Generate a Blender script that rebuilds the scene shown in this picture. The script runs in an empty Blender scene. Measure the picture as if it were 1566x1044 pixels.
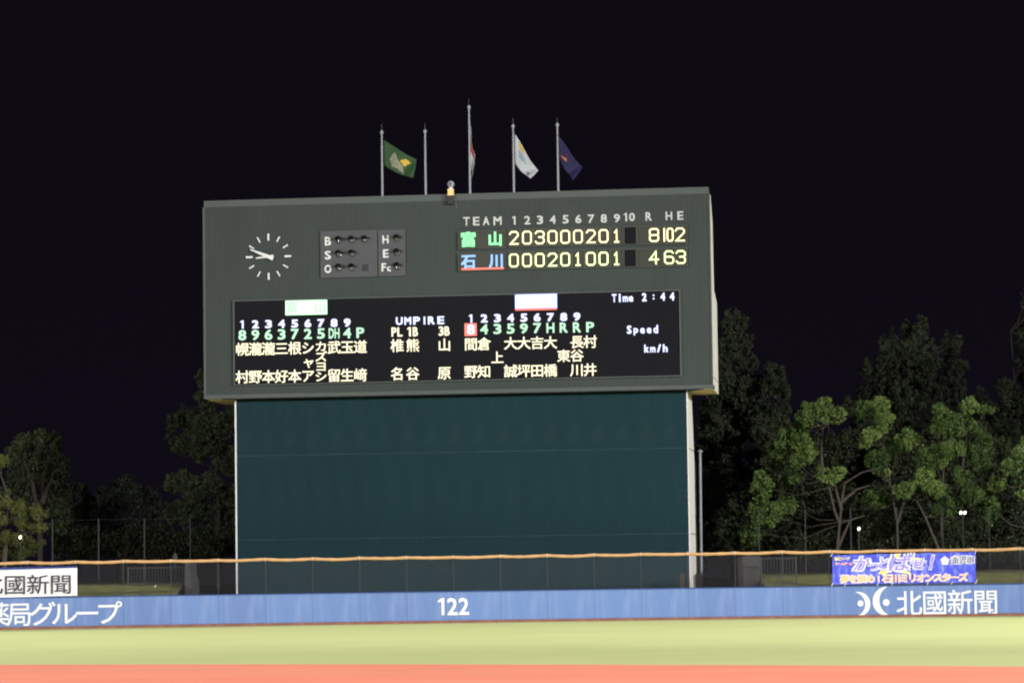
import bpy, bmesh, math, random
import numpy as np
from mathutils import Vector, Matrix
random.seed(7); rng = np.random.default_rng(11)
sc = bpy.context.scene
COL = sc.collection

# ------------------------------------------------------------------ camera
FPX, W0, H0 = 5000.0, 1566.0, 1044.0
PITCH = math.atan(358/FPX); ROLL = math.radians(0.80); CAMZ = 2.0
cr, sr = math.cos(ROLL), math.sin(ROLL)
R0 = Vector((1, 0, 0)); F0 = Vector((0, math.cos(PITCH), math.sin(PITCH))); U0 = Vector((0, -math.sin(PITCH), math.cos(PITCH)))
RT = cr*R0 - sr*U0; UP = sr*R0 + cr*U0
cam_data = bpy.data.cameras.new('camera'); cam = bpy.data.objects.new('camera', cam_data); COL.objects.link(cam)
cam.matrix_world = Matrix(((RT.x, UP.x, -F0.x, 0), (RT.y, UP.y, -F0.y, 0), (RT.z, UP.z, -F0.z, CAMZ), (0, 0, 0, 1)))
cam_data.sensor_width = 36; cam_data.lens = 36*FPX/W0; cam_data.clip_end = 3000; cam_data.clip_start = 1
sc.camera = cam

# ------------------------------------------------------------------ night sky
world = bpy.data.worlds.new('World'); sc.world = world; world.use_nodes = True
wn = world.node_tree.nodes; wl = world.node_tree.links; wn.clear()
wo = wn.new('ShaderNodeOutputWorld'); wb = wn.new('ShaderNodeBackground'); wl.new(wb.outputs[0], wo.inputs[0])
wg = wn.new('ShaderNodeTexCoord'); wsx = wn.new('ShaderNodeSeparateXYZ'); wr = wn.new('ShaderNodeValToRGB')
wl.new(wg.outputs['Generated'], wsx.inputs[0]); wl.new(wsx.outputs['Z'], wr.inputs[0]); wl.new(wr.outputs[0], wb.inputs[0])
wr.color_ramp.elements[0].position = 0.0; wr.color_ramp.elements[0].color = (.0050, .0036, .0074, 1)
wr.color_ramp.elements[1].position = 0.25; wr.color_ramp.elements[1].color = (.0040, .0028, .0056, 1)
wb.inputs[1].default_value = 1.0

# ------------------------------------------------------------------ stadium floodlights
def floodlight(loc, aim, power, half_deg, blend, col=(1, .975, .945), size=1.2):
    l = bpy.data.lights.new('floodlight', 'SPOT'); l.energy = power; l.spot_size = math.radians(2*half_deg); l.spot_blend = blend
    l.color = col; l.shadow_soft_size = size
    o = bpy.data.objects.new('floodlight', l); COL.objects.link(o); o.location = loc
    o.rotation_euler = (Vector(aim)-Vector(loc)).to_track_quat('-Z', 'Y').to_euler()
    return o
KEY = 3.0e5
floodlight((99, 46, 37), (1, 150, -5), 2.55*KEY, 25, .8)          # mast on the right-field side, reaches the scoreboard
floodlight((-92, 40, 37), (-3, 150, -5), .58*KEY, 25, .8)           # its twin on the left-field side
floodlight((62, 124, 34), (-2, 98, 0), .62*KEY, 38, .35)          # outfield masts, aimed at the turf
floodlight((-62, 124, 34), (2, 98, 0), .62*KEY, 38, .35)
floodlight((56, 30, 36), (0, 80, 0), 1.02*KEY, 34, .4)              # infield masts
floodlight((-62, 24, 36), (-4, 80, 0), 1.02*KEY, 34, .4)

sc.view_settings.view_transform = 'Standard'; sc.view_settings.look = 'None'
sc.view_settings.exposure = 0.0; sc.view_settings.gamma = 1.0; sc.view_settings.use_curve_mapping = False
sc.render.engine = 'CYCLES'
sc.cycles.use_denoising = True
sc.cycles.max_bounces = 5; sc.cycles.transparent_max_bounces = 8
sc.cycles.filter_width = 2.1

# ------------------------------------------------------------------ helpers
def ray(px, py):
    x = px-W0/2; y = H0/2-py
    return (RT*x + UP*y + F0*FPX).normalized()
CO = Vector((0, 0, CAMZ))
def at_y(px, py, Y):
    d = ray(px, py); return CO + d*(Y/d.y)
def at_z(px, py, z):
    d = ray(px, py); return CO + d*((z-CAMZ)/d.z)
# scoreboard frame: local x along the face, y into depth, z up
BO = Vector((-14.027, 148.75, 0)); BA = -math.atan2(2.75, 22.976); BW = math.hypot(22.976, 2.75)
BU = Vector((math.cos(BA), math.sin(BA), 0)); BD = Vector((-math.sin(BA), math.cos(BA), 0))
def on_board(px, py, depth=0.0):
    """pixel -> (u, z) on the board's plane, at a depth behind its face"""
    d = ray(px, py); o = BO + BD*depth
    t = (o-CO).dot(BD)/d.dot(BD); p = CO + d*t
    return (p-BO).dot(BU), p.z

def node_mat(name, base, rough=.7, var=.0, scale=4.0, bump=.0, bscale=30., metallic=0., spec=.3, stretch=None, objrand=0., stains=None):
    m = bpy.data.materials.new(name); m.use_nodes = True; nt = m.node_tree; n = nt.nodes; l = nt.links
    b = n['Principled BSDF']; b.inputs['Roughness'].default_value = rough; b.inputs['Metallic'].default_value = metallic
    b.inputs['Specular IOR Level'].default_value = spec
    tc = n.new('ShaderNodeTexCoord'); mp = n.new('ShaderNodeMapping'); l.new(tc.outputs['Object'], mp.inputs[0])
    if stretch: mp.inputs['Scale'].default_value = stretch
    nz = n.new('ShaderNodeTexNoise'); nz.inputs['Scale'].default_value = scale; nz.inputs['Detail'].default_value = 6; nz.inputs['Roughness'].default_value = .6
    l.new(mp.outputs[0], nz.inputs['Vector'])
    hs = n.new('ShaderNodeHueSaturation'); hs.inputs['Color'].default_value = (*base, 1)
    mr = n.new('ShaderNodeMapRange'); mr.inputs[1].default_value = .25; mr.inputs[2].default_value = .75
    mr.inputs[3].default_value = 1-var; mr.inputs[4].default_value = 1+var; l.new(nz.outputs[0], mr.inputs[0])
    last = mr.outputs[0]
    if objrand:
        oi = n.new('ShaderNodeObjectInfo'); m2 = n.new('ShaderNodeMapRange'); m2.inputs[3].default_value = 1-objrand; m2.inputs[4].default_value = 1+objrand
        l.new(oi.outputs['Random'], m2.inputs[0]); mu = n.new('ShaderNodeMath'); mu.operation = 'MULTIPLY'
        l.new(last, mu.inputs[0]); l.new(m2.outputs[0], mu.inputs[1]); last = mu.outputs[0]
    l.new(last, hs.inputs['Value']); out = hs.outputs[0]
    if stains:
        col, amt, ssc, sst = stains
        mp2 = n.new('ShaderNodeMapping'); l.new(tc.outputs['Object'], mp2.inputs[0]); mp2.inputs['Scale'].default_value = sst
        n2 = n.new('ShaderNodeTexNoise'); n2.inputs['Scale'].default_value = ssc; n2.inputs['Detail'].default_value = 5; l.new(mp2.outputs[0], n2.inputs['Vector'])
        r2 = n.new('ShaderNodeMapRange'); r2.inputs[1].default_value = .48; r2.inputs[2].default_value = .72; r2.inputs[4].default_value = amt; l.new(n2.outputs[0], r2.inputs[0])
        mx = n.new('ShaderNodeMixRGB'); l.new(r2.outputs[0], mx.inputs[0]); l.new(out, mx.inputs[1]); mx.inputs[2].default_value = (*col, 1); out = mx.outputs[0]
    l.new(out, b.inputs['Base Color'])
    if bump:
        nb = n.new('ShaderNodeTexNoise'); nb.inputs['Scale'].default_value = bscale; nb.inputs['Detail'].default_value = 4
        l.new(mp.outputs[0], nb.inputs['Vector']); bp = n.new('ShaderNodeBump'); bp.inputs['Strength'].default_value = bump; bp.inputs['Distance'].default_value = .02
        l.new(nb.outputs[0], bp.inputs['Height']); l.new(bp.outputs[0], b.inputs['Normal'])
    return m
def emit_mat(name, col, s):
    m = bpy.data.materials.new(name); m.use_nodes = True; b = m.node_tree.nodes['Principled BSDF']
    b.inputs['Base Color'].default_value = (.02, .02, .02, 1); b.inputs['Emission Color'].default_value = (*col, 1); b.inputs['Emission Strength'].default_value = s
    return m

def tag(o, label=None, cat=None, group=None, kind=None):
    if label: o['label'] = label
    if cat: o['category'] = cat
    if group: o['group'] = group
    if kind: o['kind'] = kind
    return o
def empty(name, loc=(0, 0, 0), rz=0):
    o = bpy.data.objects.new(name, None); o.location = loc; o.rotation_euler = (0, 0, rz); o.empty_display_size = .3; COL.objects.link(o); return o
def link(name, mesh, mat=None, parent=None, loc=None):
    o = bpy.data.objects.new(name, mesh); COL.objects.link(o)
    if mat and not mesh.materials: mesh.materials.append(mat)
    if parent: o.parent = parent
    if loc is not None: o.location = loc
    return o
class MB:
    def __init__(s): s.v = []; s.f = []
    def box(s, x0, x1, y0, y1, z0, z1):
        i = len(s.v); s.v += [(x0, y0, z0), (x1, y0, z0), (x1, y1, z0), (x0, y1, z0), (x0, y0, z1), (x1, y0, z1), (x1, y1, z1), (x0, y1, z1)]
        s.f += [tuple(i+k for k in q) for q in ((0, 3, 2, 1), (4, 5, 6, 7), (0, 1, 5, 4), (1, 2, 6, 5), (2, 3, 7, 6), (3, 0, 4, 7))]; return s
    def prism(s, pts2, y0, y1):
        """closed outline in (x, z), counter-clockwise seen from -y, between y0 (front) and y1"""
        i = len(s.v); n = len(pts2); s.v += [(x, y0, z) for x, z in pts2] + [(x, y1, z) for x, z in pts2]
        s.f.append(tuple(range(i, i+n))); s.f.append(tuple(range(i+2*n-1, i+n-1, -1)))
        for k in range(n): s.f.append((i+k, i+n+k, i+n+(k+1) % n, i+(k+1) % n))
        return s
    def tube(s, pts, rad, n=8, cap=True):
        pts = [Vector(p) for p in pts]
        rad = rad if hasattr(rad, '__len__') else [rad]*len(pts)
        rings = []
        for k, p in enumerate(pts):
            t = (pts[min(k+1, len(pts)-1)]-pts[max(k-1, 0)]).normalized()
            a = t.cross(Vector((0, 0, 1)))
            if a.length < .05: a = t.cross(Vector((1, 0, 0)))
            a.normalize(); b = t.cross(a).normalized()
            i = len(s.v)
            for q in range(n):
                an = 2*math.pi*q/n; s.v.append(tuple(p + (a*math.cos(an)+b*math.sin(an))*rad[k]))
            rings.append(i)
        for a_, b_ in zip(rings, rings[1:]):
            for q in range(n): s.f.append((a_+q, a_+(q+1) % n, b_+(q+1) % n, b_+q))
        if cap:
            s.f.append(tuple(rings[0]+q for q in reversed(range(n)))); s.f.append(tuple(rings[-1]+q for q in range(n)))
        return s
    def stroke(s, pts, w, y0, y1, closed=False):
        """mitred ribbon of width w along 2D polyline (x,z), extruded from y0 to y1"""
        n = len(pts); P = [np.array(p, float) for p in pts]; L = []; Rr = []
        for k in range(n):
            if closed: a, b = P[k-1], P[(k+1) % n]
            else: a, b = P[max(k-1, 0)], P[min(k+1, n-1)]
            d1 = P[k]-a; d2 = b-P[k]
            if np.linalg.norm(d1) < 1e-9: d1 = d2
            if np.linalg.norm(d2) < 1e-9: d2 = d1
            d1 = d1/np.linalg.norm(d1); d2 = d2/np.linalg.norm(d2)
            n1 = np.array([-d1[1], d1[0]]); n2 = np.array([-d2[1], d2[0]]); m = n1+n2; m /= max(np.linalg.norm(m), .3)
            k_ = 1/max(.45, float(m.dot(n1))); off = m*w/2*k_
            e = np.zeros(2)
            if not closed and k == 0: e = -d2*w/2
            if not closed and k == n-1: e = d1*w/2
            L.append(P[k]+off+e); Rr.append(P[k]-off+e)
        i = len(s.v)
        for y in (y0, y1):
            for a, b in zip(L, Rr): s.v += [(a[0], y, a[1]), (b[0], y, b[1])]
        m2 = 2*n
        for k in range(n if closed else n-1):
            a, b = 2*k, 2*((k+1) % n)
            s.f += [(i+a, i+a+1, i+b+1, i+b), (i+m2+a, i+m2+b, i+m2+b+1, i+m2+a+1), (i+a, i+b, i+m2+b, i+m2+a), (i+a+1, i+m2+a+1, i+m2+b+1, i+b+1)]
        if not closed:
            e = 2*(n-1); s.f += [(i, i+m2, i+m2+1, i+1), (i+e, i+e+1, i+m2+e+1, i+m2+e)]
        return s
    def mesh(s, name):
        m = bpy.data.meshes.new(name); m.from_pydata(s.v, [], s.f)
        bm = bmesh.new(); bm.from_mesh(m); bmesh.ops.recalc_face_normals(bm, faces=bm.faces); bm.to_mesh(m); bm.free(); m.update(); return m
    def build(s, name, mat=None, parent=None, loc=None): return link(name, s.mesh(name), mat, parent, loc)

# glyphs -------------------------------------------------------------
GL = {}
def glyph_request(keys):
    tmp = []
    for ch, off, ext in keys:
        if (ch, off, ext) in GL: continue
        c = bpy.data.curves.new('glyph', 'FONT'); c.body = ch; c.size = 1; c.offset = off; c.extrude = ext; c.resolution_u = 2
        o = bpy.data.objects.new('glyph', c); COL.objects.link(o); tmp.append(((ch, off, ext), o, c)); GL[(ch, off, ext)] = None
    dg = bpy.context.evaluated_depsgraph_get(); dg.update()
    for k, o, c in tmp:
        m = bpy.data.meshes.new_from_object(o.evaluated_get(dg)); n = len(m.vertices)
        co = np.zeros(n*3); m.vertices.foreach_get('co', co); co = co.reshape(-1, 3)
        GL[k] = (m, co.copy())
        bpy.data.objects.remove(o); bpy.data.curves.remove(c)
def is_cjk(ch): return ord(ch[0]) > 0x2E80
def put_glyph(name, ch, u, z, h, mat, parent, y, w=None, off=0.0, thick=.02, bbox=None):
    """a character centred at (u, z), lying in the x-z plane at depth y; off = extra stroke weight in em"""
    if bbox is None: bbox = not is_cjk(ch)
    if ch in ('1', 'I', '|'):
        lw = h*(.17+off*1.2); mb = MB(); mb.box(-lw/2+h*.06, lw/2+h*.06, -thick/2, thick/2, -h/2, h/2) if ch == '1' else mb.box(-lw/2, lw/2, -thick/2, thick/2, -h/2, h/2)
        if ch == '1': mb.prism([(-h*.24, h*.24), (-lw/2+h*.06-.001, h*.30), (-lw/2+h*.06-.001, h/2), (-h*.24, h*.34)], -thick/2, thick/2)
        return mb.build(name, mat, parent, (u, y, z))
    key = (ch, 0.0, .02)
    if key not in GL: glyph_request([key])
    m0, co = GL[key]; co = co.copy()
    mn, mxx = co.min(0), co.max(0)
    if bbox:
        sy = h/(mxx[1]-mn[1]+2*off); sx = sy if w is None else w/(mxx[0]-mn[0]+2*off); cx, cy = (mn+mxx)[:2]/2
    else:
        ref = GL[('國', 0.0, .02)][1]; rmn, rmx = ref.min(0), ref.max(0)
        sy = h/(rmx[1]-rmn[1])*.97; sx = sy if w is None else w/(rmx[0]-rmn[0])*.97; cx, cy = (rmn+rmx)[:2]/2
    base = np.stack([(co[:, 0]-cx)*sx, -co[:, 2]/.02*thick/2, (co[:, 1]-cy)*sy], 1)
    if off <= 0:
        m = m0.copy(); m.materials.clear(); m.vertices.foreach_set('co', base.ravel()); m.update()
        return link(name, m, mat, parent, (u, y, z))
    faces = [tuple(p.vertices) for p in m0.polygons]; n = len(base); V = []; F = []
    for c, (a, b) in enumerate(((-1, -1), (1, -1), (1, 1), (-1, 1))):
        V.append(base+np.array([a*off*sx, c*.0006, b*off*sy])); F += [tuple(i+c*n for i in f) for f in faces]
    m = bpy.data.meshes.new(name); m.from_pydata(np.concatenate(V).tolist(), [], F); m.update()
    return link(name, m, mat, parent, (u, y, z))
glyph_request([('國', 0.0, .02)])

# ------------------------------------------------------------------ materials
M = {}
M['turf'] = node_mat('turf', (.375, .41, .165), .95, .05, .35, .25, 12, stretch=(.55, 1, 1), stains=((.42, .45, .20), .4, .25, (1, .5, 1)))
M['clay'] = node_mat('infield_clay', (.62, .178, .103), .95, .08, .25, .2, 18, stains=((.66, .24, .15), .6, .3, (.3, 1, 1)))
M['earth'] = node_mat('dark_earth', (.035, .035, .025), .95, .3, .5)
M['bank'] = node_mat('bank_grass', (.15, .155, .05), .95, .45, 1.6, .5, 20)
M['wallblue'] = node_mat('faded_blue_padding', (.092, .155, .335), .6, .07, 3.0, .05, 8, stretch=(2.2, 1, .35), objrand=.05, stains=((.14, .20, .38), .7, 1.6, (2.5, 1, .25)))
M['navy'] = node_mat('navy_coping', (.02, .045, .16), .6, .1)
M['kerb'] = node_mat('brown_kerb', (.17, .075, .055), .9, .3, 3)
M['rope'] = node_mat('orange_padding', (.44, .26, .12), .7, .12, 3, .1, 30)
M['steel'] = node_mat('galvanised_post', (.10, .105, .11), .5, .1, 5, metallic=.2)
M['dimsteel'] = node_mat('dull_weathered_steel', (.032, .034, .037), .7)
M['net'] = node_mat('net_cord', (.055, .055, .06), .8)
M['housing'] = node_mat('dark_grey_cladding', (.038, .0455, .045), .7, .10, .5, spec=.08, stretch=(1, 1, .5))
M['lip'] = node_mat('grey_metal_trim', (.056, .067, .065), .7, .08, 1)
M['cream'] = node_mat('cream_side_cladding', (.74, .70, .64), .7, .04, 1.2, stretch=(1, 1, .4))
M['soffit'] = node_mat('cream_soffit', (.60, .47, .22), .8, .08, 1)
M['dark'] = node_mat('black_backing_shadow', (.012, .012, .016), .8)  # joint backing, and the painted shadow under the board
M['eye'] = node_mat('dark_green_cladding', (.0090, .0255, .0325), .75, .10, .7, stretch=(1.5, 1, .6), objrand=.02, spec=.04, stains=((.016, .032, .037), .35, 1.3, (1, 1, .8)))
M['seam'] = node_mat('weathered_joint_strip', (.018, .040, .044), .8, .6, 1.1)
M['white'] = node_mat('white_paint', (.56, .56, .58), .6, .03)
M['letter'] = node_mat('pale_grey_letter', (.42, .43, .44), .6, .03)
M['screen'] = node_mat('led_screen_face', (.006, .006, .009), .6, .15, 9, spec=.06)
M['cell'] = node_mat('score_cell_face', (.022, .024, .018), .5)
M['cellrim'] = node_mat('score_cell_rim', (.060, .068, .062), .6)
M['pole'] = node_mat('painted_pole', (.22, .23, .26), .5, .05)
M['e_yel'] = emit_mat('led_amber', (1, .86, .44), 2.3); M['e_yel2'] = emit_mat('led_lime', (.88, 1, .42), 2.3)
M['e_name'] = emit_mat('led_warm_white', (1, .91, .62), 1.5)
M['e_white'] = emit_mat('led_blue_white', (.62, .66, 1), 1.7)
M['e_green'] = emit_mat('led_green_white', (.52, .95, .62), 1.15)
M['e_grn'] = emit_mat('led_team_green', (.25, 1, .38), 1.7)
M['e_blu'] = emit_mat('led_team_blue', (.28, .54, 1), 1.3)
M['e_red'] = emit_mat('led_red', (1, .16, .10), 1.6)
M['e_panelg'] = emit_mat('led_team_plate_green', (.44, 1, .50), 2.3)
M['e_panelb'] = emit_mat('led_team_plate_blue', (.38, .45, 1), 2.5)
M['lens'] = node_mat('lamp_lens', (.05, .05, .055), .12, spec=1.0)
M['panel'] = node_mat('count_panel_face', (.047, .050, .057), .6, .08, 2)
M['hood'] = node_mat('lamp_hood', (.018, .018, .02), .6)

# ------------------------------------------------------------------ ground
def sheet(name, pts, z, mat):
    m = bpy.data.meshes.new(name); m.from_pydata([(x, y, z) for x, y in pts], [], [tuple(range(len(pts)))]); return tag(link(name, m, mat), kind='structure')
sheet('ground', [(-900, -200), (900, -200), (900, 1500), (-900, 1500)], -.02, M['earth'])
WCX, WCY, WR = 0.0, 21.5, 120.5
def wall_pt(a, r=0.0): return Vector((WCX+(WR+r)*math.sin(a), WCY+(WR+r)*math.cos(a), 0))
arc = [wall_pt(math.radians(t), .1) for t in np.linspace(-55, 55, 80)]
sheet('outfield_grass', [(-100, 15), (100, 15)]+[(p.x, p.y) for p in reversed(arc)], 0.0, M['turf'])
cc = Vector((-.5, 74.6))-Vector((.5, .866))*100
sheet('infield_clay', [(cc.x+100*math.sin(a), cc.y+100*math.cos(a)) for a in np.linspace(-.6, 1.26, 90)]+[(cc.x+95.2, 16), (cc.x-56.5, 16)], .004, M['clay'])

# ------------------------------------------------------------------ outfield wall
def wall_angle(px):
    d = ray(px, 905); t = 140.0
    for _ in range(6):
        p = CO+d*(t/d.y); t = WCY+math.sqrt(WR*WR-(p.x-WCX)**2)
    return math.asin((p.x-WCX)/WR)
A0 = wall_angle(189); DA = (wall_angle(1197)-A0)/14
WTOP = 1.385
wall = empty('outfield_wall', wall_pt(A0+7*DA))
wall['label'] = 'long faded blue padded outfield wall with white lettering below the orange rope'; wall['category'] = 'wall'
def wf(a, r=0.0):
    p = wall_pt(a, r)-wall.location; return p
pnl = None; NP = range(-7, 24)
step = 2*WR*math.sin(DA/2)
for k in NP:
    if pnl is None:
        mb = MB(); mb.box(-step/2+.002, step/2-.002, 0, .25, .12, WTOP-.04); pm = mb.mesh('panel')
        bm = bmesh.new(); bm.from_mesh(pm); bmesh.ops.bevel(bm, geom=[e for e in bm.edges], offset=.004, segments=1, affect='EDGES'); bm.to_mesh(pm); bm.free()
        mb = MB(); mb.box(-step/2, step/2, -.03, .3, WTOP-.04, WTOP); cm = mb.mesh('coping')
        mb = MB(); mb.box(-step/2-.003, step/2+.003, -.06, .25, .0, .115); km = mb.mesh('kerb')
        pnl = True
    a = A0+(k+.5)*DA; p = wf(a)
    for nm, me, mt in (('panel', pm, M['wallblue']), ('coping', cm, M['navy']), ('kerb', km, M['kerb'])):
        o = link(nm, me, mt, wall, p); o.rotation_euler = (0, 0, -a)
def wall_uvz(px, py, dr=0.0):
    """pixel -> angle and height on the wall's face"""
    a = wall_angle(px); p = wall_pt(a, dr); d = ray(px, py); t = p.y/d.y
    return a, CAMZ+d.z*t
def wall_glyph(ch, px, py, hpx, mat, parent, w=None, off=.0, name='character', dr=-.012, bbox=None):
    a, z = wall_uvz(px, py, dr); s = WR+WCY; k = (wall_pt(a).y)/FPX
    # chord face at that angle
    kk = math.floor((a-A0)/DA); am = A0+(kk+.5)*DA; u = WR*math.sin(a-am)
    c = wf(am); e = Vector((math.cos(am), -math.sin(am), 0)); n = Vector((-math.sin(am), -math.cos(am), 0))
    pos = c+e*u+n*(-dr); o = put_glyph(name, ch, 0, 0, hpx*k, mat, parent, 0, None if w is None else w*k, off, .012, bbox)
    o.location = (pos.x, pos.y, z); o.rotation_euler = (0, 0, -am); return o
for ch, px, w in (('薬', -4, 33), ('局', 30, 34), ('グ', 65, 36), ('ル', 98, 36), ('ー', 133, 36), ('プ', 166, 36)):
    wall_glyph(ch, px, 938.5-.0135*(px-90), 35, M['white'], wall, w, .007)
for ch, px in (('北', 1390), ('國', 1429), ('新', 1468), ('聞', 1507)):
    wall_glyph(ch, px, 922.5-.013*(px-1390), 37, M['white'], wall, 35, .007)
wall_glyph('1', 675.5, 927, 26, M['white'], wall, 9, .0); wall_glyph('2', 691.5, 926.8, 26, M['white'], wall, 16, .018); wall_glyph('2', 709, 926.5, 26, M['white'], wall, 16, .018)
def crescent(A, Mo, Mi, B):
    """crescent logo piece given by its two horns and the middles of its outer and inner edges (pixels)"""
    pc = ((A[0]+B[0])/2, (A[1]+B[1])/2); a, z = wall_uvz(*pc, -.012); k = wall_pt(a).y/FPX
    def bez(P, Q_, R_):   # circular arc P -> Q_ -> R_
        ax, ay, bx, by, cx, cy = *P, *Q_, *R_; D = 2*(ax*(by-cy)+bx*(cy-ay)+cx*(ay-by))
        ox = ((ax*ax+ay*ay)*(by-cy)+(bx*bx+by*by)*(cy-ay)+(cx*cx+cy*cy)*(ay-by))/D; oy = ((ax*ax+ay*ay)*(cx-bx)+(bx*bx+by*by)*(ax-cx)+(cx*cx+cy*cy)*(bx-ax))/D
        rr = math.hypot(ax-ox, ay-oy); a1, am_, a2 = (math.atan2(q[1]-oy, q[0]-ox) for q in (P, Q_, R_)); w = lambda v: (v+math.pi) % (2*math.pi)-math.pi
        d1, d2 = w(am_-a1), w(a2-am_); return [(ox+rr*math.cos(a1+(d1+d2)*t), oy+rr*math.sin(a1+(d1+d2)*t)) for t in np.linspace(0, 1, 19)]
    pts = [((x-pc[0])*k, (pc[1]-y)*k) for x, y in bez(A, Mo, B)+bez(B, Mi, A)[1:-1]]
    kk = math.floor((a-A0)/DA); am = A0+(kk+.5)*DA; u = WR*math.sin(a-am); c = wf(am); e = Vector((math.cos(am), -math.sin(am), 0)); n = Vector((-math.sin(am), -math.cos(am), 0))
    o = MB().prism(pts, -.006, .006).build('emblem', M['white'], wall, c+e*u+n*.012); o.location.z = z; o.rotation_euler = (0, 0, -am)
def disc_on_wall(px, py, r):
    a, z = wall_uvz(px, py, -.012); k = wall_pt(a).y/FPX
    kk = math.floor((a-A0)/DA); am = A0+(kk+.5)*DA; u = WR*math.sin(a-am); c = wf(am); e = Vector((math.cos(am), -math.sin(am), 0)); n = Vector((-math.sin(am), -math.cos(am), 0))
    o = MB().prism([(r*k*math.cos(t), r*k*math.sin(t)) for t in np.linspace(0, 2*math.pi, 20, endpoint=False)], -.006, .006).build('emblem', M['white'], wall, c+e*u+n*.012)
    o.location.z = z; o.rotation_euler = (0, 0, -am)
crescent((1307.5, 905), (1330.5, 922), (1322.8, 923), (1308, 941.5)); crescent((1357.5, 896.5), (1334.5, 919), (1344.6, 918), (1361, 940.5))
disc_on_wall(1315.5, 922, 4.6); disc_on_wall(1355, 920.5, 5.2)

# ------------------------------------------------------------------ net fence with padded orange rope on top
net = empty('net_fence', wall_pt(A0+7*DA)); tag(net, 'low net fence with steel posts and padded orange top rope on the blue wall', 'fence')
ROPEZ = 2.83; NR = .14
def nf(a, r=NR): return wall_pt(a, r)-net.location
post_m = MB().tube([(0, 0, WTOP), (0, 0, ROPEZ)], .015, 8).mesh('post')
for k in range(-6, 24):
    o = link('post', post_m, M['dimsteel'], net, nf(A0+k*DA))
pts = []; rad = []
for i in range(-7*12, 24*12+1):
    t = i/12; f = abs((t % 1)-.5)*2; jit = .012*math.sin(t*5.1)+.01*math.sin(t*2.3+1)
    p = nf(A0+t*DA, NR-.02); p.z = ROPEZ+.022*f**3-.012*(1-f)+.6*jit; pts.append(p); rad.append(.068+.006*math.sin(i*1.7))
MB().tube(pts, rad, 8).build('padded_rope', M['rope'], net)
tie = MB().box(-.008, .008, -.1, -.09, -.06, .10).mesh('tie')
for k in range(-6, 24):
    p = nf(A0+k*DA, NR); p.z = ROPEZ; link('tie', tie, M['white'], net, p)
mb = MB(); NZ0, NZ1 = WTOP+.01, ROPEZ-.08; hh = NZ1-NZ0; cell = .10; n = int((30*DA*WR)/cell)
for d in (1, -1):
    for i in range(-16, n+16):
        s0 = -6*DA*WR+i*cell*1.0; a0 = A0+s0/WR; a1 = A0+(s0+d*hh)/WR
        p, q = nf(a0), nf(a1); p.z = NZ0; q.z = NZ1; w = .0042; j = len(mb.v)
        for c in (p, q): mb.v += [(c.x-w, c.y-w*d, c.z), (c.x+w, c.y-w*d, c.z), (c.x, c.y+w-w*d, c.z)]
        mb.f += [(j, j+1, j+4, j+3), (j+1, j+2, j+5, j+4), (j+2, j, j+3, j+5)]
m = bpy.data.meshes.new('netting'); m.from_pydata(mb.v, [], mb.f); o = link('netting', m, M['net'], net); o['kind'] = 'stuff'

# ------------------------------------------------------------------ banners on the net
def banner_frame(px0, px1, dr):
    p0 = wall_pt(wall_angle(px0), dr); p1 = wall_pt(wall_angle(px1), dr); return p0, p1
class Ban:
    def __init__(s, name, px0, px1, ptl, pbl, ptr, pbr, mat, label, dr=.02):
        s.p0, s.p1 = banner_frame(px0, px1, dr); s.e = (s.p1-s.p0).normalized(); s.n = Vector((s.e.y, -s.e.x, 0)); s.px0, s.px1 = px0, px1
        if s.n.y > 0: s.n = -s.n
        s.root = empty(name, s.p0, math.atan2(s.e.y, s.e.x)); tag(s.root, label, 'banner'); s.W = (s.p1-s.p0).length
        g = lambda px, py: s.uz(px, py)
        nx, nz = 60, 8; V = []; F = []
        c = [g(px0, ptl), g(px1, ptr), g(px0, pbl), g(px1, pbr)]
        for i in range(nx+1):
            t = i/nx
            for j in range(nz+1):
                r = j/nz; u = (1-t)*(c[0][0]*(1-r)+c[2][0]*r)+t*(c[1][0]*(1-r)+c[3][0]*r); z = (1-t)*(c[0][1]*(1-r)+c[2][1]*r)+t*(c[1][1]*(1-r)+c[3][1]*r)
                if j == 0: z -= .02*abs(math.sin(t*math.pi*6))
                yy = .012*math.sin(t*40+r*5)*math.sin(r*math.pi)+.010*math.sin(t*95+r*9)*math.sin(r*math.pi)
                V.append((u, yy, z))
        for i in range(nx):
            for j in range(nz): a = i*(nz+1)+j; F.append((a, a+1, a+nz+2, a+nz+1))
        m = bpy.data.meshes.new('sheet'); m.from_pydata(V, [], F); o = link('sheet', m, mat, s.root)
        md = o.modifiers.new('thick', 'SOLIDIFY'); md.thickness = .006
    def uz(s, px, py):
        d = ray(px, py); t = (s.p0-CO).dot(s.n)/d.dot(s.n); p = CO+d*t; return (p-s.p0).dot(s.e), p.z
    def glyph(s, ch, px, py, h, mat, w=None, off=.0, y=-.035, shear=0., name='character', bbox=None):
        u, z = s.uz(px, py); k = s.p0.y/FPX; o = put_glyph(name, ch, u, z, h*k, mat, s.root, y, None if w is None else w*k, off, .004, bbox)
        if shear:
            for v in o.data.vertices: v.co.x += shear*v.co.z
        return o
    def poly(s, name, pxpts, mat, y=-.03):
        return MB().prism([s.uz(*p) for p in pxpts], y-.002, y+.002).build(name, mat, s.root)
M['ban_white'] = node_mat('white_banner_cloth', (.62, .60, .61), .7, .04, 2)
M['ban_blue'] = node_mat('royal_blue_banner_cloth', (.035, .05, .50), .38, .15, 2.5, spec=.6, stains=((.22, .28, .72), .75, 1.6, (2.6, 1, 1.2)))
M['ink'] = node_mat('black_print', (.035, .035, .06), .6)
M['ban_navy'] = node_mat('navy_band', (.015, .03, .18), .6)
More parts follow.
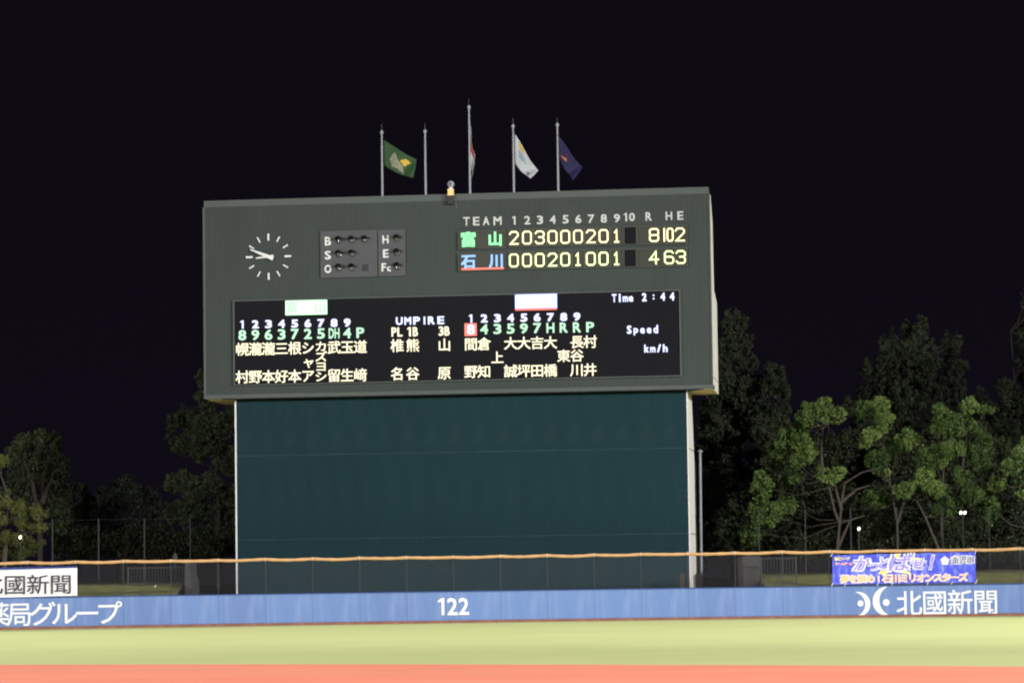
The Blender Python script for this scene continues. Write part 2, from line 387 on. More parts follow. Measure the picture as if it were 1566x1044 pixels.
M['p_or'] = node_mat('orange_print', (.85, .42, .22), .6, .1); M['p_pale'] = node_mat('pale_print', (.58, .57, .68), .6); M['p_lil'] = node_mat('violet_print', (.24, .19, .62), .6, .2, 8); M['p_ye'] = node_mat('yellow_print', (.80, .66, .16), .6, .1)
b = Ban('white_banner', -44, 118, 868.5, 914.5, 867, 910, M['ban_white'], 'white banner with black characters and a navy top edge hung on the net at left')
b.poly('top_band', [(-44, 872.2), (118, 867.6), (118, 865.4), (-44, 868.5)][::1], M['ban_navy'])
for ch, px in (('北', -13), ('國', 23), ('新', 58), ('聞', 93)): b.glyph(ch, px, 894.5-.012*px, 29, M['ink'], 31, .006)
b = Ban('blue_banner', 1273, 1492, 848, 893.5, 843, 890, M['ban_blue'], 'royal blue banner with an orange slogan and slanted white lettering on the net')
slog = '夢を掴め!石川ミリオンスターズ'; xs = np.linspace(1292, 1473, len(slog))
for ch, px in zip(slog, xs):
    y_ = 885.2-.016*(px-1292)
    b.glyph(ch, px, y_, 12.5 if ch != '!' else 10, M['p_pale'], 13.5 if ch != '!' else 3.5, .055, -.033, name='character_edge'); b.glyph(ch, px, y_, 11 if ch != '!' else 9, M['p_or'], 11.5 if ch != '!' else 2.2, .03, -.042)
for (ch, px, py, h, w) in (('か', 1318, 862, 20, 22), ('っ', 1337, 864, 15, 17), ('と', 1351, 861, 17, 17), ('ば', 1376, 860.5, 24, 30), ('せ', 1404, 862, 15, 18), ('!', 1425, 859, 21, None)):
    b.glyph(ch, px, py, h+3, M['p_pale'], w and w+4, .065 if w else .04, -.034, .25, name='character_edge'); b.glyph(ch, px, py, h, M['p_lil'], w, .012, -.043, .25)
b.poly('star_ray', [(1370, 853), (1374, 853), (1378, 846), (1369, 846.5)], M['p_ye'], -.031)
b.poly('star_ray', [(1392, 856), (1412, 856), (1405, 852.5), (1393, 852.5)], M['p_ye'], -.031)
b.poly('star_ray', [(1343, 877), (1352, 877.5), (1366, 872.5), (1347, 872)], M['p_ye'], -.031)
b.poly('star_ray', [(1372, 874), (1394, 878), (1390, 873.5), (1374, 871.5)], M['p_ye'], -.031)
for i, ch in enumerate('BCリーグ'): b.glyph(ch, 1279+i*4.6, 854-.02*i, 5, M['p_ye'], 4.4, .03)
for i, ch in enumerate('ホームゲーム'): b.glyph(ch, 1279.5+i*4.4, 861.5-.02*i, 5, M['p_or'], 4.4, .03)
u0, z0 = b.uz(1445, 857); k_ = b.p0.y/FPX
MB().prism([(u0+k_*(7.2 if i % 2 == 0 else 5.6)*math.sin(i*math.pi/5), z0+k_*(7.6 if i % 2 == 0 else 5.8)*math.cos(i*math.pi/5)) for i in range(10)][::-1], -.036, -.032).build('emblem', M['p_pale'], b.root)
M['p_grn'] = node_mat('green_print', (.18, .33, .22), .6)
b.glyph('山', 1445, 857, 6, M['p_grn'], 4, 0, -.04)
for ch, px in zip('金沢市', (1461, 1472.5, 1484)):
    b.glyph(ch, px, 855.8-.012*(px-1461), 12, M['p_pale'], 13, .09, -.034, name='character_edge'); b.glyph(ch, px, 855.8-.012*(px-1461), 9.5, M['ink'], 9.5, .0, -.043)
tm = MB().box(-.012, .012, -.01, .01, -.09, .09).mesh('tie')
for px, py in ((1272, 848), (1273, 893), (1293, 893), (1343, 892), (1365, 892), (1419, 891), (1456, 890.5), (1492, 844), (1493, 889)):
    u, z = b.uz(px, py); o = link('tie', tm, M['white'], b.root, (u, -.05, z)); o.rotation_euler = (0, .5, 0)

# ------------------------------------------------------------------ scoreboard housing
sb = empty('scoreboard', BO, BA); tag(sb, 'large dark grey electronic scoreboard showing innings and batting orders above the dark green wall', 'scoreboard')
uL, zT = on_board(311, 318); uR, _ = on_board(1086.5, 300); _, zB = on_board(700, 601.8)
ZT = on_board(700, 306.5)[1]; zCap = on_board(700, 296.5)[1]; zLip = on_board(700, 596.2)[1]; zB = on_board(700, 602)[1]
uL = on_board(311.7, 450)[0]; uR = on_board(1088, 450)[0]
print('board', uL, uR, zB, ZT, zCap)
# ribbed front cladding: real corrugation
pitch = .14; n = int((uR-uL)/pitch); V = []; F = []
for i in range(n+1):
    x = uL+(uR-uL)*i/n
    if i < n:
        w = (uR-uL)/n
        prof = [(x, 0), (x+.30*w, 0), (x+.42*w, .006), (x+.88*w, .006)]
    else: prof = [(x, 0)]
    for q in prof: V += [(q[0], q[1], zLip), (q[0], q[1], ZT)]
for i in range(len(V)//2-1): F.append((2*i, 2*i+2, 2*i+3, 2*i+1))
m = bpy.data.meshes.new('front_cladding'); m.from_pydata(V, [], F); link('front_cladding', m, M['housing'], sb)
# body profile in depth: shallow upper part, deeper lower part
def depth_of(px, py, u):
    """depth behind the face of the point on plane x=u seen at the pixel"""
    d = ray(px, py); o = BO+BU*u; t = (o-CO).dot(BU)/d.dot(BU); return ((CO+d*t)-BO).dot(BD)
dUp = 2.3; dLo = 4.4; zStep1 = on_board(1090, 452)[1]; zStep2 = on_board(1090, 436)[1]; zTop2 = on_board(1090, 330)[1]; zTop3 = on_board(1086, 300)[1]
side = [(.035, zB), (dLo, zB), (dLo, zStep1), (dUp, zStep2), (dUp-.3, zTop2), (.9, zTop3), (.9, ZT), (.035, ZT)]
m = bpy.data.meshes.new('housing_body'); N = len(side)
m.from_pydata([(uL+.01, y, z) for y, z in side]+[(uR-.01, y, z) for y, z in side], [], [tuple(range(N)), tuple(range(2*N-1, N-1, -1))]+[(i, N+i, N+(i+1) % N, (i+1) % N) for i in range(N)])
bm = bmesh.new(); bm.from_mesh(m); bmesh.ops.recalc_face_normals(bm, faces=bm.faces); bm.to_mesh(m); bm.free()
link('housing_body', m, M['cream'], sb)
MB().box(uL-.02, uR+.02, -.06, .9, zB+.002, zLip).build('bottom_trim', M['lip'], sb)
MB().box(uL+.03, uR-.06, .0, .9, ZT+.002, zCap).build('top_coping', M['lip'], sb)
MB().box(uL-.02, uL+.10, -.035, .034, zLip+.002, ZT).build('edge_trim', M['lip'], sb); MB().box(uR-.06, uR+.01, -.035, .034, zLip+.002, ZT).build('edge_trim', M['lip'], sb)
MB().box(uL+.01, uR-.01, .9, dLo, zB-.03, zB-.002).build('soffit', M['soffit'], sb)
m = bpy.data.meshes.new('soffit_shadow'); a0, a1 = on_board(361, 612)[0], on_board(1050, 600)[0]
m.from_pydata([(uL+.8, -.04, zB-.035), (uR-.4, -.04, zB-.035), (a1+.0, 1.45, zB-.035), (a0-.0, 1.45, zB-.035), (uL+.8, -.04, zB-.002), (uR-.4, -.04, zB-.002), (a1, 1.45, zB-.002), (a0, 1.45, zB-.002)], [], [(0, 3, 2, 1), (4, 5, 6, 7), (0, 1, 5, 4), (1, 2, 6, 5), (2, 3, 7, 6), (3, 0, 4, 7)])
link('soffit_shadow', m, M['dark'], sb)  # dark trapezoid standing in for the overhang's shadow behind the front lip
for (z, d0, d1) in ((on_board(1090, 576)[1], .04, dLo), ):
    MB().box(uR-.012, uR-.004, d0, d1, z-.015, z+.015).build('side_joint', M['steel'], sb)

# ------------------------------------------------------------------ LED screen
Q = lambda px, py, d=0.: on_board(px, py, d)
def quad_from_px(x0, y0, x1, y1):
    """box covering the pixel rectangle, given left/right x at mid-height and y's at left"""
    a, _ = Q(x0, (y0+y1)/2); b_, _ = Q(x1, (y0+y1)/2); _, zt = Q((x0+x1)/2, y0); _, zb = Q((x0+x1)/2, y1); return a, b_, zb, zt
SY = -.06
x0, x1 = Q(359.5, 525)[0], Q(1039.5, 508)[0]; zt = Q(700, 452.8)[1]; zb = Q(700, 581)[1]
screen = MB().box(x0, x1, SY, .0, zb, zt).build('led_screen', M['screen'], sb)
fm = MB()
for bx in ((x0-.07, x1+.07, zt, zt+.05), (x0-.07, x1+.07, zb-.05, zb), (x0-.07, x0, zb, zt), (x1, x1+.07, zb, zt)): fm.box(bx[0], bx[1], SY-.05, .0, bx[2], bx[3])
fm.build('screen_frame', M['lip'], sb)
def sline(x, y): return Q(x, y)
def led(ch, px, py, h, mat, w=None, off=.008, parent=None, y=SY-.014):
    u, z = Q(px, py); s = 148.0/FPX
    return put_glyph('character', ch, u, z, h*s, mat, parent or screen, y, None if w is None else w*s, off, .02)
def slope(px, py0, px0): return py0-.0213*(px-px0)*0.9
# left batting order
Lx = [371+20.05*k for k in range(10)]
for k in range(9): led(str(k+1), Lx[k], 496.3-.018*(Lx[k]-371), 12.5, M['e_white'], 10.5 if k else 6.5, .035)
for k, t in enumerate(('8', '9', '6', '3', '7', '2', '5', 'DH', '4', 'P')): led(t, Lx[k], 512.6-.021*(Lx[k]-371), 16, M['e_green'], 12 if len(t) == 1 else 16.5, .022)
ky0 = lambda x: 534.5-.021*(x-371); kyb = lambda x: 576.8-.017*(x-371)
for k, (a, b_) in enumerate((('幌', '村'), ('瀧', '野'), ('瀧', '本'), ('三', '好'), ('根', '本'), ('シ', 'ア'), ('', ''), ('武', '留'), ('玉', '生'), ('道', '﨑'))):
    if a: led(a, Lx[k], ky0(Lx[k]), 19, M['e_name'], 18.6, .008)
    if b_: led(b_, Lx[k], kyb(Lx[k]), 19, M['e_name'], 18.6, .008)
led('ャ', Lx[5]+1, 554, 17, M['e_name'], 17.5, .008)
for ch, yy in (('カ', 530), ('ズ', 545.5), ('ヨ', 560.5), ('シ', 576)): led(ch, Lx[6], yy, 15.5, M['e_name'], 17.5, .008)
# umpires
for ch, px in zip('UMPIRE', (611, 624, 637.5, 649.5, 660, 674.5)): led(ch, px, 490.3-.02*(px-643), 12, M['e_white'], 10.5 if ch != 'I' else 3, .03)
for t, px in (('P', 603), ('L', 612), ('1', 626.5), ('B', 635.5), ('3', 675), ('B', 684)): led(t, px, 507.2-.02*(px-631), 14, M['e_name'], 7.6, .02)
for a, b_, px in (('椎', '名', 608), ('熊', '谷', 631.5), ('山', '原', 680)):
    led(a, px, 528.5-.018*(px-631), 19, M['e_name'], 18.4, .008); led(b_, px, 571.5-.018*(px-631), 19, M['e_name'], 18.4, .008)
# right batting order
Rx = [720.5+20.25*k for k in range(10)]
for k in range(9): led(str(k+1), Rx[k], 487.3-.018*(Rx[k]-720), 12.5, M['e_white'], 10.5 if k else 6.5, .035)
u, z = Q(720, 504); s = 148/FPX; MB().box(u-9.3*s, u+9.3*s, SY-.006, SY, z-9.6*s, z+9.6*s).build('batter_marker', M['e_red'], screen)
for k, t in enumerate('843597HRRP'): led(t, Rx[k], 503.8-.020*(Rx[k]-720), 15.5, M['e_white'] if k == 0 else M['e_green'], 12, .022, y=SY-.024 if k == 0 else SY-.014)
ry0 = lambda x: 526.7-.021*(x-720); rym = lambda x: 547-.015*(x-761); ryb = lambda x: 568.8-.017*(x-720)
for k, (a, b_) in enumerate((('間', '野'), ('倉', '知'), ('', ''), ('大', '誠'), ('大', '坪'), ('吉', '田'), ('大', '橋'), ('', ''), ('長', '川'), ('村', '井'))):
    if a: led(a, Rx[k], ry0(Rx[k]), 18.5, M['e_name'], 18.6, .008)
    if b_: led(b_, Rx[k], ryb(Rx[k]), 18.5, M['e_name'], 18.6, .008)
led('上', Rx[2], 547, 18, M['e_name'], 17.5, .008); led('東', Rx[7], 544.5, 18, M['e_name'], 18.4, .008); led('谷', Rx[8], 544, 18, M['e_name'], 18.4, .008)
# clock text, speed
def word(t, x0, x1, y0, y1, h, mat, off=.03):
    n = len(t); st = (x1-x0)/(n-1)
    for i, ch in enumerate(t):
        if ch == ' ': continue
        low = ch in 'imepd:' and False; px = x0+i*st; py = y0+(y1-y0)*i/(n-1); hh = h; dy = 0
        if ch in 'me': hh = h*.68; dy = h*.16
        if ch == 'p': hh = h*.86; dy = h*.26
        if ch == ':': hh = h*.6
        led(ch, px, py+dy, hh, mat, {'i': 3, ':': 2.5, 'm': 8, '/': 6}.get(ch, 7), off)
word('Time', 939.5, 965, 456, 455.2, 12.5, M['e_white']); word('2:44', 985.5, 1028, 454.6, 453.4, 12.5, M['e_white'], .035)
for ch, px, w in (('2', 986, 10), ('4', 1014, 10), ('4', 1028, 10)): pass
word('Speed', 962.5, 1003, 504.2, 503.2, 12.5, M['e_white']); word('km/h', 989, 1017.5, 533, 532.4, 12, M['e_white'])
def px_plate(name, x0, y0, x1, y1, mat, y=SY-.01, parent=None):
    a, b_, zb_, zt_ = quad_from_px(x0, y0, x1, y1); return MB().box(a, b_, y, SY if parent is None else y+.008, zb_, zt_).build(name, mat, parent or screen)
px_plate('team_plate', 437, 459.3, 500.5, 481.3, M['e_panelg']); px_plate('team_plate', 788, 449.5, 852, 471.2, M['e_panelb']); px_plate('team_plate_underline', 788, 471.5, 852, 474.3, M['e_red'])
M['thin'] = node_mat('unlit_led_stroke', (.30, .36, .30), .8)
for t_, px in (('富', 447), ('山', 490)): led(t_, px, 470.6-.02*(px-447), 17, M['thin'], 17, 0, y=SY-.022)

# ------------------------------------------------------------------ line score: header letters and cells with lit digits
def plate_letter(ch, px, py, h, w=None, off=.02, parent=sb, mat='letter'):
    u, z = Q(px, py); s = 148/FPX; return put_glyph('letter', ch, u, z, h*s, M[mat], parent, -.03, None if w is None else w*s, off, .03)
for ch, px in zip('TEAM', (713.5, 728.5, 743.5, 761)): plate_letter(ch, px, 338.7-.02*(px-713), 13, 10 if ch != 'M' else 12.5)
hx = [786.5, 806.5, 826, 845.5, 865, 884.5, 904, 923.5, 943.5]
for k, px in enumerate(hx): plate_letter(str(k+1), px, 337.3-.022*(px-786), 13, 9.5 if k else 6)
plate_letter('1', 957, 332.3, 12.5, 5.5); plate_letter('0', 966.5, 332, 12.5, 9); plate_letter('R', 992, 331.3, 13, 9.5); plate_letter('H', 1023, 330.3, 13, 10); plate_letter('E', 1040.5, 329.8, 13, 9)
DG = {'0': [([(0, .14), (.2, 0), (.8, 0), (1, .14), (1, .86), (.8, 1), (.2, 1), (0, .86)], True)],
 '1': [([(.22, .78), (.5, .98), (.5, .1)], False), ([(.2, 0), (.8, 0)], False)],
 '2': [([(0, .82), (.2, 1), (.8, 1), (1, .84), (1, .66), (.06, 0), (1, 0)], False)],
 '3': [([(0, .84), (.2, 1), (.8, 1), (1, .86), (1, .64), (.84, .52), (.4, .52)], False), ([(.93, .42), (1, .36), (1, .14), (.8, 0), (.2, 0), (0, .16)], False)],
 '4': [([(.72, 0), (.72, 1), (0, .34), (1, .34)], False)],
 '6': [([(.95, .86), (.78, 1), (.22, 1), (0, .84), (0, .14), (.2, 0), (.8, 0), (1, .14), (1, .4), (.8, .54), (.12, .54)], False)],
 '8': [([(0, .12), (.2, 0), (.8, 0), (1, .12), (1, .4), (.86, .5), (.14, .5), (0, .4)], True), ([(.0, .62), (.0, .88), (.2, 1), (.8, 1), (1, .88), (1, .62)], False)],
 '|': [([(.5, 0), (.5, 1)], False)]}
DM = {}
def digit(ch, px, py, parent, w=12.4, h=18.5, mt='e_yel'):
    s = 148/FPX; key = (ch, w, mt)
    if key not in DM:
        mb = MB()
        for j, (pl, cl) in enumerate(DG[ch]): mb.stroke([((x-.5)*w*s, (z-.5)*h*s) for x, z in pl], 2.05*s, -.03-.002*j, .0, cl)
        DM[key] = mb.mesh('digit')
    u, z = Q(px, py); return link('digit', DM[key], M[mt], parent, (u-parent.location.x, -.012, z-parent.location.z))
row_y = [lambda x: 364.2-.0205*(x-787), lambda x: 398.6-.0205*(x-787)]
cells = [(x, 17.6) for x in hx]+[(964, 17.6)]
scores = ['203000201 ', '000201001 ']
CY = -.035
for r in (0, 1):
    yb = M['cell']
    for i, (px, w) in enumerate(cells):
        a, b_, zb_, zt_ = quad_from_px(px-w/2, row_y[r](px)-13, px+w/2, row_y[r](px)+13)
        c = MB(); cx, cz = (a+b_)/2, (zb_+zt_)/2; ha, hz = (b_-a)/2, (zt_-zb_)/2
        c.box(-ha, ha, .03, .045, -hz, hz)
        o = c.build('score_cell', M['cell'] if scores[r][i] != ' ' else M['screen'], sb, (cx, CY-.05, cz))
        rim = MB(); t = .028
        for bb in ((-ha-t, ha+t, hz, hz+t), (-ha-t, ha+t, -hz-t, -hz), (-ha-t, -ha, -hz, hz), (ha, ha+t, -hz, hz)): rim.box(bb[0], bb[1], -.03, .085, bb[2], bb[3])
        link('cell_rim', rim.mesh('cell_rim'), M['cellrim'], o)
        if scores[r][i] != ' ': digit(scores[r][i], px-.2, row_y[r](px), o, 12.4 if scores[r][i] != '1' else 9.5, 18.5, ('e_yel', 'e_yel2')[r])
    for (xa, xb, ds) in ((975.5, 1011, [('84'[r], 1000.5, 13)]), (1014, 1050.5, ([('|', 1016.2, 2), ('0', 1025, 8), ('2', 1040, 13)] if r == 0 else [('6', 1023.5, 13), ('3', 1041.3, 13)]))):
        pm_ = (xa+xb)/2; a, b_, zb_, zt_ = quad_from_px(xa, row_y[r](pm_)-13, xb, row_y[r](pm_)+13); cx, cz = (a+b_)/2, (zb_+zt_)/2; ha, hz = (b_-a)/2, (zt_-zb_)/2
        o = MB().box(-ha, ha, .03, .045, -hz, hz).build('score_cell', M['cell'], sb, (cx, CY-.05, cz)); rim = MB(); t = .028
        for bb in ((-ha-t, ha+t, hz, hz+t), (-ha-t, ha+t, -hz-t, -hz), (-ha-t, -ha, -hz, hz), (ha, ha+t, -hz, hz)): rim.box(bb[0], bb[1], -.03, .085, bb[2], bb[3])
        link('cell_rim', rim.mesh('cell_rim'), M['cellrim'], o)
        for ch, px, w in ds: digit(ch, px, row_y[r](px), o, w, 18.5, ('e_yel', 'e_yel2')[r])
    y0 = (366.8, 400.3)[r]
    a, b_, zb_, zt_ = quad_from_px(702, y0-12.5, 774, y0+12.8); cx, cz = (a+b_)/2, (zb_+zt_)/2; ha, hz = (b_-a)/2, (zt_-zb_)/2
    o = MB().box(-ha, ha, .03, .045, -hz, hz).build('team_cell', M['cell'], sb, (cx, CY-.05, cz)); rim = MB(); t = .028
    for bb in ((-ha-t, ha+t, hz, hz+t), (-ha-t, ha+t, -hz-t, -hz), (-ha-t, -ha, -hz, hz), (ha, ha+t, -hz, hz)): rim.box(bb[0], bb[1], -.03, .085, bb[2], bb[3])
    link('cell_rim', rim.mesh('cell_rim'), M['cellrim'], o)
    s = 148/FPX
    for ch, px in (('富山', (716.5, 757)), ('石川', (717, 759)))[r:r+1] and [(c_, p_) for c_, p_ in zip(('富山', '石川')[r], ((716.5, 757.5), (717, 759.5))[r])]:
        u, z = Q(px, y0-.4-.02*(px-735)); g = put_glyph('character', ch, u-cx, z-cz, 20.5*s, M['e_grn' if r == 0 else 'e_blu'], o, -.0, 20*s, .03 if ch != '富' else .06, .03)
    if r == 1:
        MB().box(-ha+.12, ha-.10, -.02, .0, -hz+.02, -hz+.10).build('team_underline', M['e_red'], o)

# ------------------------------------------------------------------ count panels
lamp_disc = MB().prism([(.155*math.cos(t), .155*math.sin(t)) for t in np.linspace(0, 2*math.pi, 18, endpoint=False)], -.02, .0).mesh('lamp')
hb = MB(); NN = 10
for i in range(NN):
    t0, t1 = math.radians(10+160*i/NN), math.radians(10+160*(i+1)/NN)
    p = [(.165*math.cos(t0), .165*math.sin(t0)), (.165*math.cos(t1), .165*math.sin(t1)), (.195*math.cos(t1), .195*math.sin(t1)), (.195*math.cos(t0), .195*math.sin(t0))]
    hb.prism(p, -.30, -.001)
hood_m = hb.mesh('hood')
bmh = bmesh.new(); bmesh.ops.create_uvsphere(bmh, u_segments=14, v_segments=8, radius=.13); bmesh.ops.scale(bmh, vec=(1, .45, 1), verts=bmh.verts); lens_m = bpy.data.meshes.new('lens'); bmh.to_mesh(lens_m); bmh.free()
for p_ in lens_m.polygons: p_.use_smooth = True
def count_panel(x0, x1, ytl, ybl, label, letters, lamps):
    a = Q(x0, (ytl+ybl)/2)[0]; b_ = Q(x1, (ytl+ybl)/2)[0]; xm = (x0+x1)/2; zt_ = Q(xm, ytl)[1]; zb_ = Q(xm, ybl)[1]
    org = BO+BU*((a+b_)/2); root = empty('count_panel', (org.x, org.y, zb_), BA); tag(root, label, 'scoreboard panel'); cx = (a+b_)/2
    MB().box(a-cx, b_-cx, -.08, -.002, 0, zt_-zb_).build('face_plate', M['panel'], root)
    s = 148/FPX
    for ch, px, py, h, w in letters:
        u, z = Q(px, py); put_glyph('letter', ch, u-cx, z-zb_, h*s, M['white'], root, -.09, w*s, .02, .016)
    for px, py in lamps:
        u, z = Q(px, py); l = link('lamp', lamp_disc, M['hood'], root, (u-cx, -.082, z-zb_)); link('hood', hood_m, M['hood'], l, (0, -.0, .0)); link('lens', lens_m, M['lens'], l, (0, -.03, -.02))
    return root, cx, zb_
r1, cx, zb_ = count_panel(490.5, 577.5, 352.8, 424.3, 'grey count panel marked B S O with seven hooded lamps left of the innings cells',
    [('B', 502, 369.2, 13, 9.5), ('S', 502, 390.5, 13, 9.5), ('O', 502, 411.5, 13, 10.5)],
    [(519, 368), (538.8, 367.5), (558.5, 367), (519, 389), (539, 388.7), (519, 410), (539, 409.8)])
u, z = Q(559, 409.5); MB().box(u-cx-.14, u-cx+.14, -.087, -.081, z-zb_-.16, z-zb_+.16).build('blank_lamp_cover', M['hood'], r1)
count_panel(578.8, 620.5, 351.5, 422.5, 'narrow grey panel marked H E Fc with three hooded lamps beside the count lamps',
    [('H', 590, 366.5, 12.5, 9.5), ('E', 590.5, 388, 12.5, 8.5), ('F', 587.5, 409, 12.5, 7), ('c', 595.2, 411.2, 8, 6)],
    [(608, 365.3), (608, 387), (608, 408)])

# ------------------------------------------------------------------ clock
cu, cz_ = Q(411, 392.7); org = BO+BU*cu; s = 148/FPX
ck = empty('clock', (org.x, org.y, cz_), BA); tag(ck, 'round clock of white hour bars and two hands on the dark board', 'clock')
for i in range(12):
    a = math.radians(30*i); mb = MB(); r0, r1_ = (25*s, 35.5*s) if i % 3 == 0 else (26*s, 35*s); w = (1.4 if i % 3 == 0 else 1.0)*s
    o = mb.box(-w, w, -.07, -.04, r0, r1_).build('hour_bar', M['white'], ck); o.rotation_euler = (0, a, 0)
def hand(name, ang, L, tail, w0, w1, y):
    o = MB().prism([(-w0, -tail), (w0, -tail), (w1, L), (-w1, L)], y-.012, y+.012).build(name, M['white'], ck); o.rotation_euler = (0, math.radians(ang), 0)
hand('hour_hand', 264, 19.5*s, 8*s, 2.0*s, 1.0*s, -.11); hand('minute_hand', 292.5, 30*s, 8.5*s, 3.2*s, .8*s, -.15)
MB().tube([(0, -.17, 0), (0, -.03, 0)], .05, 10).build('hub', M['white'], ck)

# ------------------------------------------------------------------ batter's-eye wall below the board
RC = .43
e0, e1 = on_board(362.5, 760, RC)[0], on_board(1052.5, 760, RC)[0]
be = empty('backscreen_wall', BO+BD*RC, BA); tag(be, 'tall dark green panelled wall with cream side carrying the scoreboard', 'wall')
zj1 = on_board(700, 691, RC)[1]; zj2 = on_board(700, 820.5, RC)[1]; zt_ = zB-.04
nc = 19; pw = (e1-e0)/nc
rows = ((0, zj2), (zj2, zj1), (zj1, zt_))
for (za, zb2) in rows:
    pm2 = MB().box(.0015, pw-.0015, 0, .08, za+.012, zb2-.012).mesh('panel')
    for i in range(nc): 
        o = link('panel', pm2, M['eye'], be, (e0+i*pw, random.uniform(-.001, .001), 0))
MB().box(e0, e1, .05, .10, 0, zt_-.001).build('backing', M['dark'], be)
for z in (zj1, zj2): MB().box(e0, e1, -.012, .06, z-.012, z+.012).build('joint_strip', M['seam'], be)
MB().box(e0-.07, e0-.001, -.03, .30, 0, zt_).build('corner_trim', M['white'], be); MB().box(e1+.001, e1+.05, -.03, .30, 0, zt_).build('corner_trim', M['white'], be)
dT, dM = 3.1, 4.3; zfl = on_board(1060, 700)[1]
prof = [(.101, 0), (dM, 0), (dM, zfl), (dT, zt_), (.101, zt_)]
m = bpy.data.meshes.new('side_wall'); N = len(prof)
m.from_pydata([(e0-.03, y, z) for y, z in prof]+[(e1+.03, y, z) for y, z in prof], [], [tuple(range(N)), tuple(range(2*N-1, N-1, -1))]+[(i, N+i, N+(i+1) % N, (i+1) % N) for i in range(N)])
bm = bmesh.new(); bm.from_mesh(m); bmesh.ops.recalc_face_normals(bm, faces=bm.faces); bm.to_mesh(m); bm.free(); link('side_wall', m, M['cream'], be)
for z in (zj1, zj2): MB().box(e1+.031, e1+.036, .15, dM if z < zfl else dM-.2, z-.02, z+.02).build('side_joint', M['steel'], be)
MB().box(e1+.04, e1+.34, 3.6, 4.1, .8, 1.95).build('service_cabinet', M['hood'], be)
# drain pipe standing beside it
pp = at_y(1072.5, 895, 151.3); pt = at_y(1071.5, 691, 151.3)
pipe = empty('vent_pipe', (pp.x, pp.y, 0)); tag(pipe, 'tall thin pale pipe with a domed cap beside the wall', 'pipe')
MB().tube([(0, 0, 0), (pt.x-pp.x-.03, 0, pt.z)], .065, 10).build('pipe_shaft', M['pole'], pipe); MB().tube([(pt.x-pp.x-.03, 0, pt.z), (pt.x-pp.x-.03, 0, pt.z+.05), (pt.x-pp.x-.03, 0, pt.z+.12)], [.13, .13, .05], 12).build('cap', M['pole'], pipe)
for z in (pt.z*.58, ): MB().tube([(0, 0, z), (0, 0, z+.05)], .08, 10).build('collar', M['pole'], pipe)
MB().tube([(-.17, .1, 0), (-.17, .1, pt.z-.4)], .025, 6).build('cable_conduit', M['hood'], pipe)

# ------------------------------------------------------------------ flagpoles and flags on the roof
FD = .55
def pole(px_t, py_t, px_b, py_b, label):
    u, z0 = on_board(px_b, py_b, FD); u2, z1 = on_board(px_t, py_t, FD); p = BO+BU*((u+u2)/2)+BD*FD; zr = zCap
    r = empty('flagpole', (p.x, p.y, zr)); tag(r, label, 'flagpole', 'flagpoles on the scoreboard roof'); H = z1-zr
    MB().tube([(0, 0, -.0), (0, 0, H)], [.052, .036], 10).build('pole_shaft', M['pole'], r)
    MB().tube([(0, 0, H), (0, 0, H+.05), (0, 0, H+.14), (0, 0, H+.18)], [.05, .085, .07, .02], 10).build('truck', M['pole'], r)
    MB().tube([(0, 0, H+.18), (0, 0, H+.48)], [.010, .004], 6).build('spike', M['steel'], r)
    MB().tube([(.055, -.075, .3), (.05, -.06, H)], .006, 4).build('halyard', M['steel'], r)
    return r
pole(583.5, 205.5, 585, 298, 'flagpole flying the green flag, leftmost on the scoreboard roof')
pole(649.5, 204, 651.5, 296, 'bare flagpole without a flag, second from left on the scoreboard roof')
pole(716.5, 167, 719.5, 294, 'tallest flagpole with the limp white flag, in the middle of the scoreboard roof')
pole(784.5, 196, 786, 292.5, 'flagpole flying the white flag, second from right on the scoreboard roof')
pole(852, 194, 854, 290, 'flagpole flying the dark blue flag, rightmost on the scoreboard roof')
